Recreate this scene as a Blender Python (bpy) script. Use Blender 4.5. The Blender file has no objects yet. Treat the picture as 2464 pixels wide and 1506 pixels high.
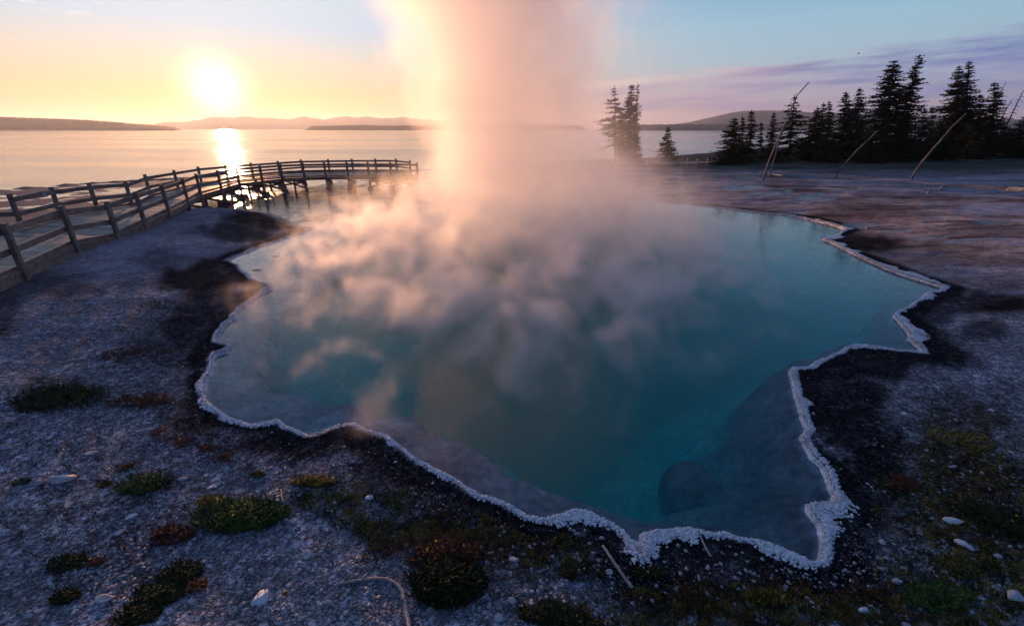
import bpy, math, random
import numpy as np
from mathutils import Vector, Matrix
from mathutils.geometry import tessellate_polygon

# ------------------------------------------------------------------ basics
scene = bpy.context.scene
COL = scene.collection
rng = np.random.default_rng(7)
random.seed(7)
H = 3.5                                   # eye height over the water, metres
PITCH = math.radians(22); F = 1095.0      # focal length in the units used for sight lines (frame 2464 x 1506)
CP, SP = math.cos(PITCH), math.sin(PITCH)
SUN_AZ, SUN_EL = math.radians(-30.3), math.radians(3.5)
SUN = Vector((math.sin(SUN_AZ)*math.cos(SUN_EL), math.cos(SUN_AZ)*math.cos(SUN_EL), math.sin(SUN_EL)))

def ray(u, v):
    d = 753.0-v
    return np.array([u-1232.0, F*CP+d*SP, -F*SP+d*CP])
def P(u, v, z=0.0):
    r = ray(u, v); t = (z-H)/r[2]; return r*t+np.array([0, 0, H])
def atY(u, v, Y):
    r = ray(u, v); t = Y/r[1]; return r*t+np.array([0, 0, H])
def proj(x, y, z=0.0):
    dz = z-H
    f = y*CP-dz*SP; up = y*SP+dz*CP
    f = np.where(f > .2, f, .2)
    return 1232+F*x/f, 753-F*up/f

def sstep(a, b, x):
    t = np.clip((x-a)/(b-a), 0, 1); return t*t*(3-2*t)
def _hash(ix, iy, s):
    h = (ix.astype(np.int64)*374761393+iy.astype(np.int64)*668265263+s*974634777) & 0x7fffffff
    h = ((h ^ (h >> 13))*1274126177) & 0x7fffffff
    return ((h ^ (h >> 16)) & 0xffff)/65535.0
def vnoise(x, y, s=0):
    ix, iy = np.floor(x), np.floor(y); fx, fy = x-ix, y-iy
    fx = fx*fx*(3-2*fx); fy = fy*fy*(3-2*fy)
    a, b = _hash(ix, iy, s), _hash(ix+1, iy, s); c, d = _hash(ix, iy+1, s), _hash(ix+1, iy+1, s)
    return (a*(1-fx)+b*fx)*(1-fy)+(c*(1-fx)+d*fx)*fy
def fbm(x, y, s=0, o=4):
    r = 0; a = .5; n = 0
    for i in range(o):
        r = r+a*vnoise(x, y, s+i*17); n += a; a *= .5; x = x*2.03+3.1; y = y*2.03+7.7
    return r/n

# ------------------------------------------------------------------ mesh helpers
def mesh(name, V, Fc, mat=None, parent=None, smooth=False, mats=None, midx=None, link=True):
    V = np.asarray(V, dtype=np.float32)
    me = bpy.data.meshes.new(name)
    if isinstance(Fc, np.ndarray):
        n, k = Fc.shape
        me.vertices.add(len(V)); me.vertices.foreach_set('co', V.ravel())
        me.loops.add(n*k); me.loops.foreach_set('vertex_index', Fc.astype(np.int32).ravel())
        me.polygons.add(n); me.polygons.foreach_set('loop_start', (np.arange(n)*k).astype(np.int32))
    else:
        me.from_pydata([tuple(map(float, v)) for v in V], [], Fc)
    if mats:
        for m in mats: me.materials.append(m)
    elif mat: me.materials.append(mat)
    me.update()
    if midx is not None: me.polygons.foreach_set('material_index', np.asarray(midx, dtype=np.int32))
    if smooth: me.polygons.foreach_set('use_smooth', np.ones(len(me.polygons), dtype=bool))
    me.update(); me.validate()
    o = bpy.data.objects.new(name, me)
    if link: COL.objects.link(o)
    if parent: o.parent = parent
    return o
def attr(o, name, arr, kind='FLOAT'):
    a = o.data.attributes.new(name, 'FLOAT_COLOR' if kind == 'COL' else 'FLOAT', 'POINT')
    if kind == 'COL':
        c = np.ones((len(arr), 4), dtype=np.float32); c[:, :3] = arr; a.data.foreach_set('color', c.ravel())
    else: a.data.foreach_set('value', np.asarray(arr, dtype=np.float32))
def tag(o, label=None, cat=None, group=None, kind=None):
    if label: o['label'] = label
    if cat: o['category'] = cat
    if group: o['group'] = group
    if kind: o['kind'] = kind
    return o
def empty(name, loc, label, cat, group=None):
    o = bpy.data.objects.new(name, None); COL.objects.link(o); o.location = loc; o.empty_display_size = .2
    return tag(o, label, cat, group)

class MB:
    def __init__(s): s.V = []; s.F = []
    def add(s, V, Fc):
        b = len(s.V); s.V += [tuple(map(float, v)) for v in V]; s.F += [tuple(b+i for i in f) for f in Fc]
    def hexa(s, A, B):          # two matching quads
        s.add(list(A)+list(B), [(3, 2, 1, 0), (4, 5, 6, 7), (0, 1, 5, 4), (1, 2, 6, 5), (2, 3, 7, 6), (3, 0, 4, 7)])
    def beam(s, a, b, w, h, up=(0, 0, 1), ext=0):    # bar from a to b, w across, h along up (centred), with eased edges
        a, b, up = Vector(a), Vector(b), Vector(up)
        d = (b-a).normalized(); side = d.cross(up).normalized(); u2 = side.cross(d).normalized()
        a = a-d*ext; b = b+d*ext; c = min(w, h)*.1
        prof = [(-w/2+c, -h/2), (w/2-c, -h/2), (w/2, -h/2+c), (w/2, h/2-c), (w/2-c, h/2), (-w/2+c, h/2), (-w/2, h/2-c), (-w/2, -h/2+c)]
        A = [a+side*p+u2*q for p, q in prof]; B = [b+side*p+u2*q for p, q in prof]
        n = 8
        s.add(A+B, [tuple(range(n)), tuple(range(2*n-1, n-1, -1))]+[(i, i+n, (i+1) % n+n, (i+1) % n) for i in range(n)])
    def tube(s, pts, rad, n=8, jit=0):
        pts = [Vector(p) for p in pts]; R = []; ref = Vector((.31, .22, .93))
        for i, p in enumerate(pts):
            d = (pts[min(i+1, len(pts)-1)]-pts[max(i-1, 0)]).normalized()
            a = d.cross(ref).normalized(); b = d.cross(a).normalized()
            r = rad[i] if hasattr(rad, '__len__') else rad
            R += [p+(a*math.cos(t*2*math.pi/n)+b*math.sin(t*2*math.pi/n))*r*(1+random.uniform(-jit, jit)) for t in range(n)]
        m = len(pts)
        Fc = [(i*n+t, i*n+(t+1) % n, (i+1)*n+(t+1) % n, (i+1)*n+t) for i in range(m-1) for t in range(n)]
        Fc += [tuple(range(n-1, -1, -1)), tuple(range((m-1)*n, m*n))]
        s.add(R, Fc)
    def build(s, name, mat, parent=None, smooth=False):
        return mesh(name, s.V, s.F, mat, parent, smooth)

# ------------------------------------------------------------------ node helpers
class NT:
    def __init__(s, tree): s.t = tree; s.n = tree.nodes; s.l = tree.links
    def node(s, typ, **kw):
        nd = s.n.new(typ)
        for k, v in kw.items(): setattr(nd, k, v)
        return nd
    def put(s, sock, v):
        if isinstance(v, bpy.types.NodeSocket): s.l.new(v, sock)
        elif v is not None: sock.default_value = v
    def m(s, op, a, b=None, c=None, clamp=False):
        nd = s.node('ShaderNodeMath', operation=op, use_clamp=clamp)
        for i, x in enumerate((a, b, c)):
            if x is not None: s.put(nd.inputs[i], x)
        return nd.outputs[0]
    def vm(s, op, a, b=None, out=0, scale=None):
        nd = s.node('ShaderNodeVectorMath', operation=op); s.put(nd.inputs[0], a)
        if b is not None: s.put(nd.inputs[1], b)
        if scale is not None: s.put(nd.inputs['Scale'], scale)
        return nd.outputs[out]
    def sep(s, v):
        nd = s.node('ShaderNodeSeparateXYZ'); s.put(nd.inputs[0], v); return nd.outputs
    def comb(s, x, y, z):
        nd = s.node('ShaderNodeCombineXYZ'); s.put(nd.inputs[0], x); s.put(nd.inputs[1], y); s.put(nd.inputs[2], z); return nd.outputs[0]
    def ss(s, x, a, b, lo=0., hi=1.):
        nd = s.node('ShaderNodeMapRange', interpolation_type='SMOOTHSTEP')
        for i, v in enumerate((x, a, b, lo, hi)): s.put(nd.inputs[i], v)
        return nd.outputs[0]
    def lin(s, x, a, b, lo=0., hi=1.):
        nd = s.node('ShaderNodeMapRange')
        for i, v in enumerate((x, a, b, lo, hi)): s.put(nd.inputs[i], v)
        return nd.outputs[0]
    def noise(s, vec, scale=1., detail=3., rough=.5, out=0, dist=0.):
        nd = s.node('ShaderNodeTexNoise'); s.put(nd.inputs['Vector'], vec)
        nd.inputs['Scale'].default_value = scale; nd.inputs['Detail'].default_value = detail
        nd.inputs['Roughness'].default_value = rough; nd.inputs['Distortion'].default_value = dist
        return nd.outputs[out]
    def vor(s, vec, scale=1., feature='F1', out=0, rnd=1.):
        nd = s.node('ShaderNodeTexVoronoi', feature=feature); s.put(nd.inputs['Vector'], vec)
        nd.inputs['Scale'].default_value = scale; nd.inputs['Randomness'].default_value = rnd
        return nd.outputs[out]
    def mix(s, f, a, b, blend='MIX'):
        nd = s.node('ShaderNodeMix', data_type='RGBA', blend_type=blend)
        s.put(nd.inputs[0], f); s.put(nd.inputs[6], rgba(a)); s.put(nd.inputs[7], rgba(b)); return nd.outputs[2]
    def ramp(s, f, stops):
        nd = s.node('ShaderNodeValToRGB'); s.put(nd.inputs[0], f); e = nd.color_ramp.elements
        while len(e) < len(stops): e.new(.5)
        for i, (p, c) in enumerate(stops): e[i].position = p; e[i].color = (*c, 1)
        return nd.outputs[0]
def rgba(c): return (*c, 1) if isinstance(c, tuple) and len(c) == 3 else c
def L(r, g, b):      # sRGB 0-255 to linear
    return tuple((x/255/12.92 if x/255 <= .04045 else ((x/255+.055)/1.055)**2.4) for x in (r, g, b))
def material(name):
    m = bpy.data.materials.new(name); m.use_nodes = True
    t = NT(m.node_tree); b = m.node_tree.nodes['Principled BSDF']; return m, t, b
def gcoord(t):
    return t.node('ShaderNodeNewGeometry').outputs['Position']
def ocoord(t):
    return t.node('ShaderNodeTexCoord').outputs['Object']
def bump(t, b, h, dist, strength=1.):
    nd = t.node('ShaderNodeBump'); nd.inputs['Strength'].default_value = strength
    nd.inputs['Distance'].default_value = dist; t.put(nd.inputs['Height'], h); t.put(b.inputs['Normal'], nd.outputs[0]); return nd

# ------------------------------------------------------------------ materials
def simple(name, c1, c2, scale=8, rough=.8, bscale=None, bdist=.01, stretch=None, spec=.3):
    m, t, b = material(name); co = ocoord(t)
    if stretch: co = t.vm('MULTIPLY', co, stretch)
    n = t.noise(co, scale, 5, .6)
    t.put(b.inputs['Base Color'], t.mix(t.ss(n, .35, .65), c1, c2)); b.inputs['Roughness'].default_value = rough
    b.inputs['Specular IOR Level'].default_value = spec
    if bscale: bump(t, b, t.noise(co, bscale, 4, .6), bdist)
    return m
M = {}
M['wood'] = simple('weathered_wood', (.11, .088, .078), (.22, .185, .17), 3, .6, 30, .006, (1, 1, 1), .5)
def plank_mat():
    m, t, b = material('deck_planks'); co = gcoord(t)
    a = t.node('ShaderNodeAttribute', attribute_name='tone').outputs['Fac']
    n = t.noise(co, 5, 5, .6)
    f = t.m('ADD', t.m('MULTIPLY', a, .7), t.m('MULTIPLY', n, .5))
    t.put(b.inputs['Base Color'], t.mix(f, (.05, .042, .042), (.30, .26, .24))); b.inputs['Roughness'].default_value = .5
    bump(t, b, t.noise(co, 40, 3), .004); return m
M['plank'] = plank_mat()
M['deadwood'] = simple('bleached_wood', (.30, .25, .21), (.52, .45, .39), 6, .75, 40, .01, (1, 1, .3))
M['grey_trunk'] = simple('grey_dead_trunk', (.13, .11, .10), (.30, .25, .22), 3, .8, 40, .01, (1, 1, .3))
M['bark'] = simple('bark', (.035, .026, .02), (.085, .065, .05), 6, .9, 20, .03)
M['needles'] = simple('needles', (.018, .03, .014), (.045, .06, .025), 1.2, .8, spec=.1)
M['needles_b'] = simple('needles_olive', (.025, .034, .014), (.06, .062, .026), 1.2, .8, spec=.1)
M['rock'] = simple('pale_sinter_rock', (.42, .40, .40), (.66, .63, .62), 9, .8, 30, .012)
M['rock_w'] = simple('white_rock', (.72, .69, .67), (.86, .83, .8), 9, .6, 30, .006)
M['rock_g'] = simple('grey_rock', (.22, .21, .22), (.42, .41, .42), 9, .8, 30, .012)
M['gravel'] = simple('gravel', (.09, .085, .085), (.27, .255, .255), 40, .85)
M['chips'] = simple('sinter_chips', (.22, .21, .22), (.55, .53, .53), 30, .8)
M['mound'] = simple('submerged_sinter', (.26, .20, .18), (.55, .45, .42), 3.5, .9, 9, .08)
M['leaf_g'] = simple('leaf_green', (.045, .08, .015), (.10, .14, .03), 14, .7, spec=.2)
M['leaf_d'] = simple('leaf_dark', (.016, .026, .008), (.045, .05, .014), 14, .75, spec=.2)
M['leaf_y'] = simple('leaf_yellow', (.16, .12, .02), (.30, .21, .04), 14, .7, spec=.2)
M['leaf_r'] = simple('leaf_russet', (.08, .028, .018), (.17, .065, .03), 14, .8, spec=.2)
M['flower'] = simple('yellow_petal', (.62, .33, .02), (.75, .5, .03), 14, .6)
M['bird'] = simple('dark_feather', (.012, .011, .012), (.03, .028, .03), 9, .8)
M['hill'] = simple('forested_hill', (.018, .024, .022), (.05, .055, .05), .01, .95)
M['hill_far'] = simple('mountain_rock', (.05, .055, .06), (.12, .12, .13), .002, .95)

def rim_mat():
    m, t, b = material('sinter_rim'); co = gcoord(t)
    n = t.noise(co, 30, 4, .6)
    t.put(b.inputs['Base Color'], t.mix(t.ss(t.noise(co, 2.2, 4, .6), .52, .68), t.mix(t.ss(n, .3, .7), (.64, .64, .66), (.90, .90, .91)), (.52, .47, .44)))
    b.inputs['Roughness'].default_value = .6; bump(t, b, t.noise(co, 90, 3), .008); return m
M['rim'] = rim_mat()

def ground_mat():
    m, t, b = material('sinter_ground'); co = gcoord(t)
    c = t.node('ShaderNodeAttribute', attribute_name='tint').outputs['Color']
    wet = t.node('ShaderNodeAttribute', attribute_name='wet').outputs['Fac']
    near = t.node('ShaderNodeAttribute', attribute_name='grit').outputs['Fac']
    v1 = t.vor(co, 55, 'F1', 1)            # random cell colour: gravel grains
    g = t.sep(v1)[0]
    v2 = t.sep(t.vor(co, 22, 'F1', 1))[1]
    n1 = t.noise(co, 9, 6, .65); n2 = t.noise(co, 1.7, 5, .6)
    f = t.m('ADD', t.m('MULTIPLY', t.m('POWER', g, 2.2), 1.1), t.m('MULTIPLY', t.m('POWER', v2, 4.), 1.2))
    f = t.m('ADD', t.m('MULTIPLY', f, near), t.m('MULTIPLY', t.m('SUBTRACT', 1., near), .7))
    f = t.m('ADD', f, .35)
    f = t.m('MULTIPLY', f, t.lin(n1, .25, .75, .45, 1.55))
    f = t.m('MULTIPLY', f, t.lin(n2, .3, .7, .7, 1.3))
    cc = t.vm('SCALE', c, scale=f)
    t.put(b.inputs['Base Color'], cc)
    t.put(b.inputs['Roughness'], t.lin(wet, 0., 1., .85, .16))
    t.put(b.inputs['Specular IOR Level'], t.lin(wet, 0., 1., .02, .6))
    h = t.m('ADD', t.m('MULTIPLY', t.vor(co, 48, 'F1', 0), -.8), t.m('MULTIPLY', n1, 1.6))
    h = t.m('ADD', h, t.m('MULTIPLY', t.noise(co, 2.5, 4), 2.))
    h = t.m('MULTIPLY', h, t.lin(wet, 0., 1., 1., .12))
    bp = bump(t, b, h, .022)
    df = t.node('ShaderNodeBsdfDiffuse'); t.put(df.inputs['Color'], t.vm('SCALE', cc, scale=1.25)); df.inputs['Roughness'].default_value = .3; t.put(df.inputs['Normal'], bp.outputs[0])
    mx = t.node('ShaderNodeMixShader'); t.put(mx.inputs[0], t.ss(wet, 0., .35)); t.put(mx.inputs[1], df.outputs[0]); t.put(mx.inputs[2], b.outputs[0])
    t.put(m.node_tree.nodes['Material Output'].inputs['Surface'], mx.outputs[0]); return m
M['ground'] = ground_mat()

def water_surface(t, ripple=1.0, far=False):
    co = gcoord(t)
    w = t.vm('MULTIPLY', co, (1., 1.5, 1.))
    n = t.noise(w, 2.2, 4, .55, dist=.4)
    n2 = t.noise(w, 9, 3, .5)
    patch = t.ss(t.noise(t.vm('MULTIPLY', co, (.5, 1., 1.)), .22, 3), .38, .62)
    h = t.m('ADD', n, t.m('MULTIPLY', n2, .3))
    h = t.m('MULTIPLY', h, t.lin(patch, 0., 1., .35, 1.2))
    bp = t.node('ShaderNodeBump'); bp.inputs['Strength'].default_value = 1.; bp.inputs['Distance'].default_value = .02*ripple
    t.put(bp.inputs['Height'], h)
    return bp.outputs[0], patch
def pool_mat():
    m = bpy.data.materials.new('hot_spring_water'); m.use_nodes = True; t = NT(m.node_tree); t.n.clear()
    nrm, patch = water_surface(t, .35)
    gl = t.node('ShaderNodeBsdfGlossy'); gl.inputs['Roughness'].default_value = .06; gl.inputs['Color'].default_value = (1, 1, 1, 1)
    t.put(gl.inputs['Normal'], nrm)
    tr = t.node('ShaderNodeBsdfTransparent')
    fr = t.node('ShaderNodeFresnel'); fr.inputs['IOR'].default_value = 1.33; t.put(fr.inputs['Normal'], nrm)
    mx = t.node('ShaderNodeMixShader'); t.put(mx.inputs[0], fr.outputs[0]); t.put(mx.inputs[1], tr.outputs[0]); t.put(mx.inputs[2], gl.outputs[0])
    out = t.node('ShaderNodeOutputMaterial'); t.put(out.inputs['Surface'], mx.outputs[0])
    ab = t.node('ShaderNodeVolumeAbsorption'); ab.inputs['Color'].default_value = POOL_ABS; ab.inputs['Density'].default_value = POOL_DENS
    vs = t.node('ShaderNodeVolumeScatter'); vs.inputs['Color'].default_value = (.0, .88, .90, 1); vs.inputs['Density'].default_value = .30
    ad = t.node('ShaderNodeAddShader'); t.put(ad.inputs[0], ab.outputs[0]); t.put(ad.inputs[1], vs.outputs[0])
    t.put(out.inputs['Volume'], ad.outputs[0]); return m
POOL_ABS = (.10, .94, .885, 1); POOL_DENS = 1.0
M['pool'] = pool_mat()
def lake_mat():
    m, t, b = material('lake_water')
    co = gcoord(t)
    w = t.vm('MULTIPLY', co, (.28, 1.5, 1.))
    n = t.noise(w, 1.6, 5, .6, dist=.5)
    patch = t.ss(t.noise(t.vm('MULTIPLY', co, (.004, .022, 1.)), 1., 4, .6), .38, .62)
    h = t.m('MULTIPLY', n, t.lin(patch, 0., 1., .4, 1.2))
    b.inputs['Base Color'].default_value = (.012, .03, .045, 1)
    t.put(b.inputs['Roughness'], t.lin(patch, 0., 1., .05, .16)); b.inputs['IOR'].default_value = 1.33
    bump(t, b, h, .05); return m
M['lake'] = lake_mat()

# ------------------------------------------------------------------ pool outline
OUT = [(540,632),(552,630),(572,640),(580,655),(600,668),(620,682),(655,686),(648,696),(630,706),(600,728),(577,745),(560,765),(540,785),(522,808),(515,830),(548,836),(540,848),(515,855),(505,872),(508,890),(498,912),(492,935),(490,958),(494,978),(512,990),(530,1003),(540,1015),(570,1022),(605,1032),(640,1025),(672,1018),(690,1030),(720,1045),(742,1058),(775,1050),(800,1038),(830,1028),(855,1024),(875,1038),(900,1048),(930,1058),(945,1078),(975,1098),(1010,1118),(1060,1140),(1095,1160),(1115,1178),(1150,1198),(1200,1213),(1235,1230),(1260,1245),(1300,1252),(1340,1243),(1375,1232),(1410,1240),(1440,1255),(1465,1270),(1490,1290),(1520,1320),(1528,1335),(1536,1352),(1545,1347),(1542,1312),(1545,1292),(1580,1290),(1620,1290),(1660,1285),(1690,1292),(1720,1302),(1745,1298),(1770,1310),(1810,1312),(1850,1320),(1880,1330),(1910,1345),(1940,1360),(1975,1366),(1990,1358),(1998,1335),(1990,1305),(1980,1270),(1960,1250),(1952,1225),(1975,1222),(2010,1215),(2015,1195),(1995,1160),(1980,1130),(1955,1105),(1940,1080),(1930,1060),(1945,1040),(1930,1010),(1925,980),(1915,945),(1912,915),(1908,893),(1950,893),(1960,880),(1990,865),(2030,845),(2070,836),(2110,840),(2160,850),(2230,858),(2215,835),(2195,820),(2180,795),(2155,770),(2165,755),(2190,745),(2205,728),(2235,712),(2273,695),(2240,683),(2190,668),(2130,648),(2080,625),(2040,605),(2000,585),(1980,577),(2010,572),(2035,555),(2010,545),(1960,532),(1900,520),(1820,512),(1740,502),(1650,492),(1560,484),(1450,478),(1300,478),(1150,488),(1050,500),(950,512),(860,520),(790,530),(765,540),(740,556),(700,570),(660,583),(600,605),(560,622)]
DEEP = [(600,880),(622,930),(660,950),(720,958),(780,968),(840,984),(890,998),(940,1003),(975,1008),(1010,1034),(1060,1060),(1120,1066),(1160,1090),(1190,1120),(1215,1152),(1260,1168),(1330,1172),(1400,1190),(1470,1196),(1560,1206),(1660,1225),(1740,1200),(1790,1140),(1830,1080),(1822,1010),(1840,950),(1870,905),(1905,880),(1990,850),(2060,825),(2130,815),(2150,780),(2150,740),(2200,700),(2140,660),(2000,600),(1900,550),(1700,520),(1450,500),(1150,520),(950,560),(800,640),(700,740),(620,820)]
def topoly(L_, z=0.): return np.array([P(u, v, z)[:2] for u, v in L_])
PO = topoly(OUT); PD = topoly(DEEP, -.15)
def resample(Pn, step, jit=0., closed=True, seed=0):
    r = np.random.default_rng(seed); out = []
    n = len(Pn)
    for i in range(n if closed else n-1):
        a, b = Pn[i], Pn[(i+1) % n]; k = max(1, int(np.hypot(*(b-a))/step))
        for j in range(k): out.append(a+(b-a)*j/k)
    out = np.array(out)
    if jit:
        s = np.arange(len(out))*step
        nx = fbm(s*3.1, s*0+seed, 5, 4)-.5; ny = fbm(s*3.1, s*0+seed+9, 8, 4)-.5
        out = out+np.stack([nx, ny], 1)*jit
    return out
# the shoreline gets its small scallops here, so that ground, rim and water share one line
step_ = .10
PO = resample(PO, step_, .11, seed=1)
PD = resample(PD, .15, .45, seed=4)
def sdist(px, py, poly):
    """signed distance, positive outside"""
    n = len(poly); best = np.full(px.shape, 1e9); ins = np.zeros(px.shape, bool)
    for i in range(n):
        ax, ay = poly[i]; bx, by = poly[(i+1) % n]; ex, ey = bx-ax, by-ay
        t = np.clip(((px-ax)*ex+(py-ay)*ey)/(ex*ex+ey*ey+1e-12), 0, 1)
        d = (px-ax-t*ex)**2+(py-ay-t*ey)**2
        np.minimum(best, d, out=best)
        c = ((ay > py) != (by > py))
        if ey != 0: ins ^= c & (px < ex*(py-ay)/ey+ax)
    d = np.sqrt(best); return np.where(ins, -d, d)
def sd_fast(px, py, poly, reach):
    lo, hi = poly.min(0)-reach, poly.max(0)+reach
    m = (px > lo[0]) & (px < hi[0]) & (py > lo[1]) & (py < hi[1])
    out = np.full(px.shape, reach*1.0)
    out[m] = sdist(px[m], py[m], poly); return out

# lake shore line: y of the shore as a function of x
SX = np.array([-6000, -900, -200, -70, -40, -32, -30, -26, -20, -8, 0, 10, 20, 40, 70, 120, 300, 900, 6000.])
SY = np.array([-1500, -150, 5, 20, 27.5, 29.5, 32.8, 36.5, 41, 47.0, 50, 56, 62, 76, 90, 120, 180, 220, 260.])

def blob(u, v, L_, s=0):
    """coverage of soft ellipses given as sight-line centres and radii"""
    r = np.zeros(u.shape)
    w = (fbm(u*.02, v*.03, 31+s, 4)-.5)*.9
    for (cu, cv, ru, rv, k) in L_:
        d = np.sqrt(((u-cu)/ru)**2+((v-cv)/rv)**2)+w
        r = np.maximum(r, k*sstep(1.15, .55, d))
    return r
DARK = [(480,675,120,50,1),(500,745,100,70,.9),(470,810,90,60,.9),(400,640,90,30,.5),(660,540,150,24,1),(560,572,110,26,.9),(420,860,120,50,.55),
        (2040,990,105,130,1),(2100,1130,105,150,1),(2140,1290,60,60,.7),(2120,885,140,52,1),(2080,590,100,26,1),(2330,740,170,34,.9),(2360,805,80,34,.8),(1190,1215,130,40,.85),
        (720,1080,200,36,.9),(940,1135,100,60,.95),(1420,1290,120,34,.8),(1740,1340,160,26,.8),(2240,770,80,30,.8),(1900,455,90,20,.5),(2200,490,120,20,.4),(2360,580,160,20,.5),(2100,480,60,14,.5),
        (120,720,130,40,.6),(20,760,60,90,.7)]
VEG = [(2350,1230,190,230,.9),(2300,1050,150,130,.65),(1700,1440,420,60,.9),(1100,1300,260,90,.75),(800,1200,150,60,.6),(1250,1440,160,70,.5),(2150,1420,200,90,.7),
       (150,965,110,40,.7),(360,960,120,50,.4),(2200,620,200,40,.5),(2050,520,140,18,.5),(2150,428,320,12,.6),(560,1260,130,60,.6),(400,1440,110,70,.4),(380,800,90,60,.35)]
RED = [(2420,745,90,16,1),(2080,535,160,18,.6),(560,1050,160,60,.35),(1100,1330,220,60,.5),(1850,1460,200,50,.5)]
PALE = [(2050,432,180,7,.7),(2300,440,220,9,.8),(2150,470,180,8,.6),(2330,480,160,9,.7),(2000,452,120,6,.6),(2400,520,110,20,1),(330,640,140,60,.45),(2320,905,120,45,.55),(2250,1330,160,60,.4),(120,1160,200,60,.35),(1450,1440,120,60,.45),(260,1500,200,60,.2),(2380,665,160,30,.5)]
PUD = [(1800,462,60,9,1),(1845,478,80,8,1),(1880,470,30,9,1),(1965,490,55,16,1),(1770,455,50,8,.8),(1810,440,90,6,.7),(2060,548,70,7,.7),(2150,566,70,6,.8),(2240,585,90,6,.9),(2340,600,90,7,.8),(2350,560,60,6,.6),(1910,515,60,6,.5)]
RIDGE = [(2150,600,280,14,1)]

def terrain(x, y, full=False):
    x = np.asarray(x, float); y = np.asarray(y, float)
    sp = sd_fast(x, y, PO, 4.0)
    sdp = np.full(x.shape, 3.0); ins = sp < .6
    if ins.any(): sdp[ins] = sdist(x[ins], y[ins], PD)
    n1 = fbm(x*.35, y*.35, 1, 4)-.5; n2 = fbm(x*2.2, y*2.2, 2, 4)-.5; n3 = fbm(x*8, y*8, 3, 3)-.5
    shore = np.interp(x, SX, SY)
    u, v = proj(x, y)
    # wet flats: between the boardwalk and the pool, and out to the lake on the far side
    flat = sstep(0, 3., y-(17.0+.0*x)) * sstep(6., -2., x+1.5*0)
    edge = y-np.interp(x, [-30, -16, -13.7, -10.4, -7.6, -3.], [20.2, 20.4, 20.4, 19.2, 17.4, 15.5])  # line where the dry bank stops, left of the pool
    flat = sstep(-.6, .9, edge+n1*2.2)*sstep(9., 1., x)
    behind = sstep(-15.2, -17.5, x+.12*(y-16))*sstep(12., 17., y)      # flats beyond the boardwalk
    wetz = np.maximum(flat, behind*.9)
    dry = .05+.05*sstep(.1, 1.5, sp)+.12*sstep(1., 4., sp)+.14*sstep(.5, 6., sp)*sstep(0, -5, x)+n1*.12*sstep(.5, 3, sp)+n2*.035*sstep(0, .6, sp)+n3*.012  # left side gets an extra rise, shaped to keep low sun off the bank
    dry = dry+.9*sstep(28, 75, y+.3*x)*sstep(10, 60, x)+.5*sstep(9.5, 26, x)*sstep(30, 4, y)
    flats = -.004+n1*.05*sstep(14, 30, y)+n2*.035+n3*.012+.010*behind
    z = dry*(1-wetz)+flats*wetz
    d = y-shore                       # beyond the shore the bed drops away under the lake
    z = np.where(d > -2.5, z-(.06+0*d)*sstep(-2.5, 0, d)-1.2*sstep(-.5, 6, d)-30*sstep(20, 2000, d), z)
    spit = np.exp(-((d+.8)/.5)**2)*sstep(-22, -24, x)*sstep(-48, -32, x)
    z = z+spit*.12
    # under the pool
    din = np.clip(-sp, 0, 99)
    shelf = -(.03+.10*sstep(0, .25, din)+.10*sstep(.2, 2.2, din))+n2*.05
    dd = np.clip(-sdp, 0, 99)
    lowright = sstep(-.5, 2.0, x)*sstep(7.5, 4.0, y)
    cliff = sstep(0, .55, dd)*(1-lowright)+sstep(0, 1.1, dd)*lowright
    zin = shelf-cliff*(1.0+n2*.5)-1.5*sstep(.3, 3., dd)-2.6*sstep(1.6, 4.5, dd)
    zin = zin-.30*sstep(-.9, .1, -sdp)*lowright*sstep(.1, .6, din)
    f = sstep(.0, .10, din)
    z = np.where(sp < 0, np.minimum(z*(1-f)+zin*f, .02+0*z), z)
    if not full: return z
    inwater = sstep(.05, -.02, sp)
    col = np.zeros(x.shape+(3,)); 
    nz = fbm(x*.9, y*.9, 60, 5)
    base = np.array([.225, .22, .238]); br = np.array([.36, .28, .25])
    right = sstep(4, 14, x+y*.15)*sstep(6, 14, y)
    stre = fbm(x*.25, y*1.7, 70, 5)
    k = np.clip(right*.85+.35*sstep(.55, .7, nz), 0, 1)[..., None]
    col[:] = base; col = col*(1-k)+br*k
    col *= (.65+.7*nz)[..., None]
    col *= (1+right*(stre-.5)*1.6)[..., None]
    def over(c, w): 
        nonlocal col
        w = np.clip(w, 0, 1)[..., None]; col = col*(1-w)+np.array(c)*w
    fg = sstep(70, 20, y)
    over((.33, .32, .36), blob(u, v, PALE, 1)*fg)
    over((.30, .27, .32), right*sstep(.56, .66, stre)*.7*fg)
    over((.10, .05, .035), right*sstep(.60, .70, fbm(x*.3, y*1.4, 171, 5))*.7*fg)
    over((.050, .040, .020), blob(u, v, VEG, 2)*.95*sstep(.30, .5, nz+.1)*fg)
    over((.10, .040, .028), blob(u, v, RED, 3)*.8*fg)
    # dark microbial band round the shore
    bw = .28+.30*fbm(x*.8, y*.8, 80, 3)+.35*sstep(4, 9, x)*sstep(9, 4, y)
    band = sstep(1.5, .7, sp/bw)*(sp < 3.5)*sstep(30, 20, y)
    patchy = sstep(.22, .45, nz+.25*sstep(.3, .0, sp))
    brk = sstep(.25, .5, fbm(x*5, y*5, 301, 4)+.15)
    over((.014, .012, .013), np.maximum(band*.95*patchy, blob(u, v, DARK, 0)*.93*fg)*(.55+.45*brk))
    over((.045, .030, .026), wetz*.8*(y < shore+4))
    over((.13, .09, .10), behind*.8)
    over((.045, .035, .03), spit)
    over((.03, .04, .02), sstep(38, 46, y+.12*x)*sstep(10, 18, x)*.8)          # forest floor
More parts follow.
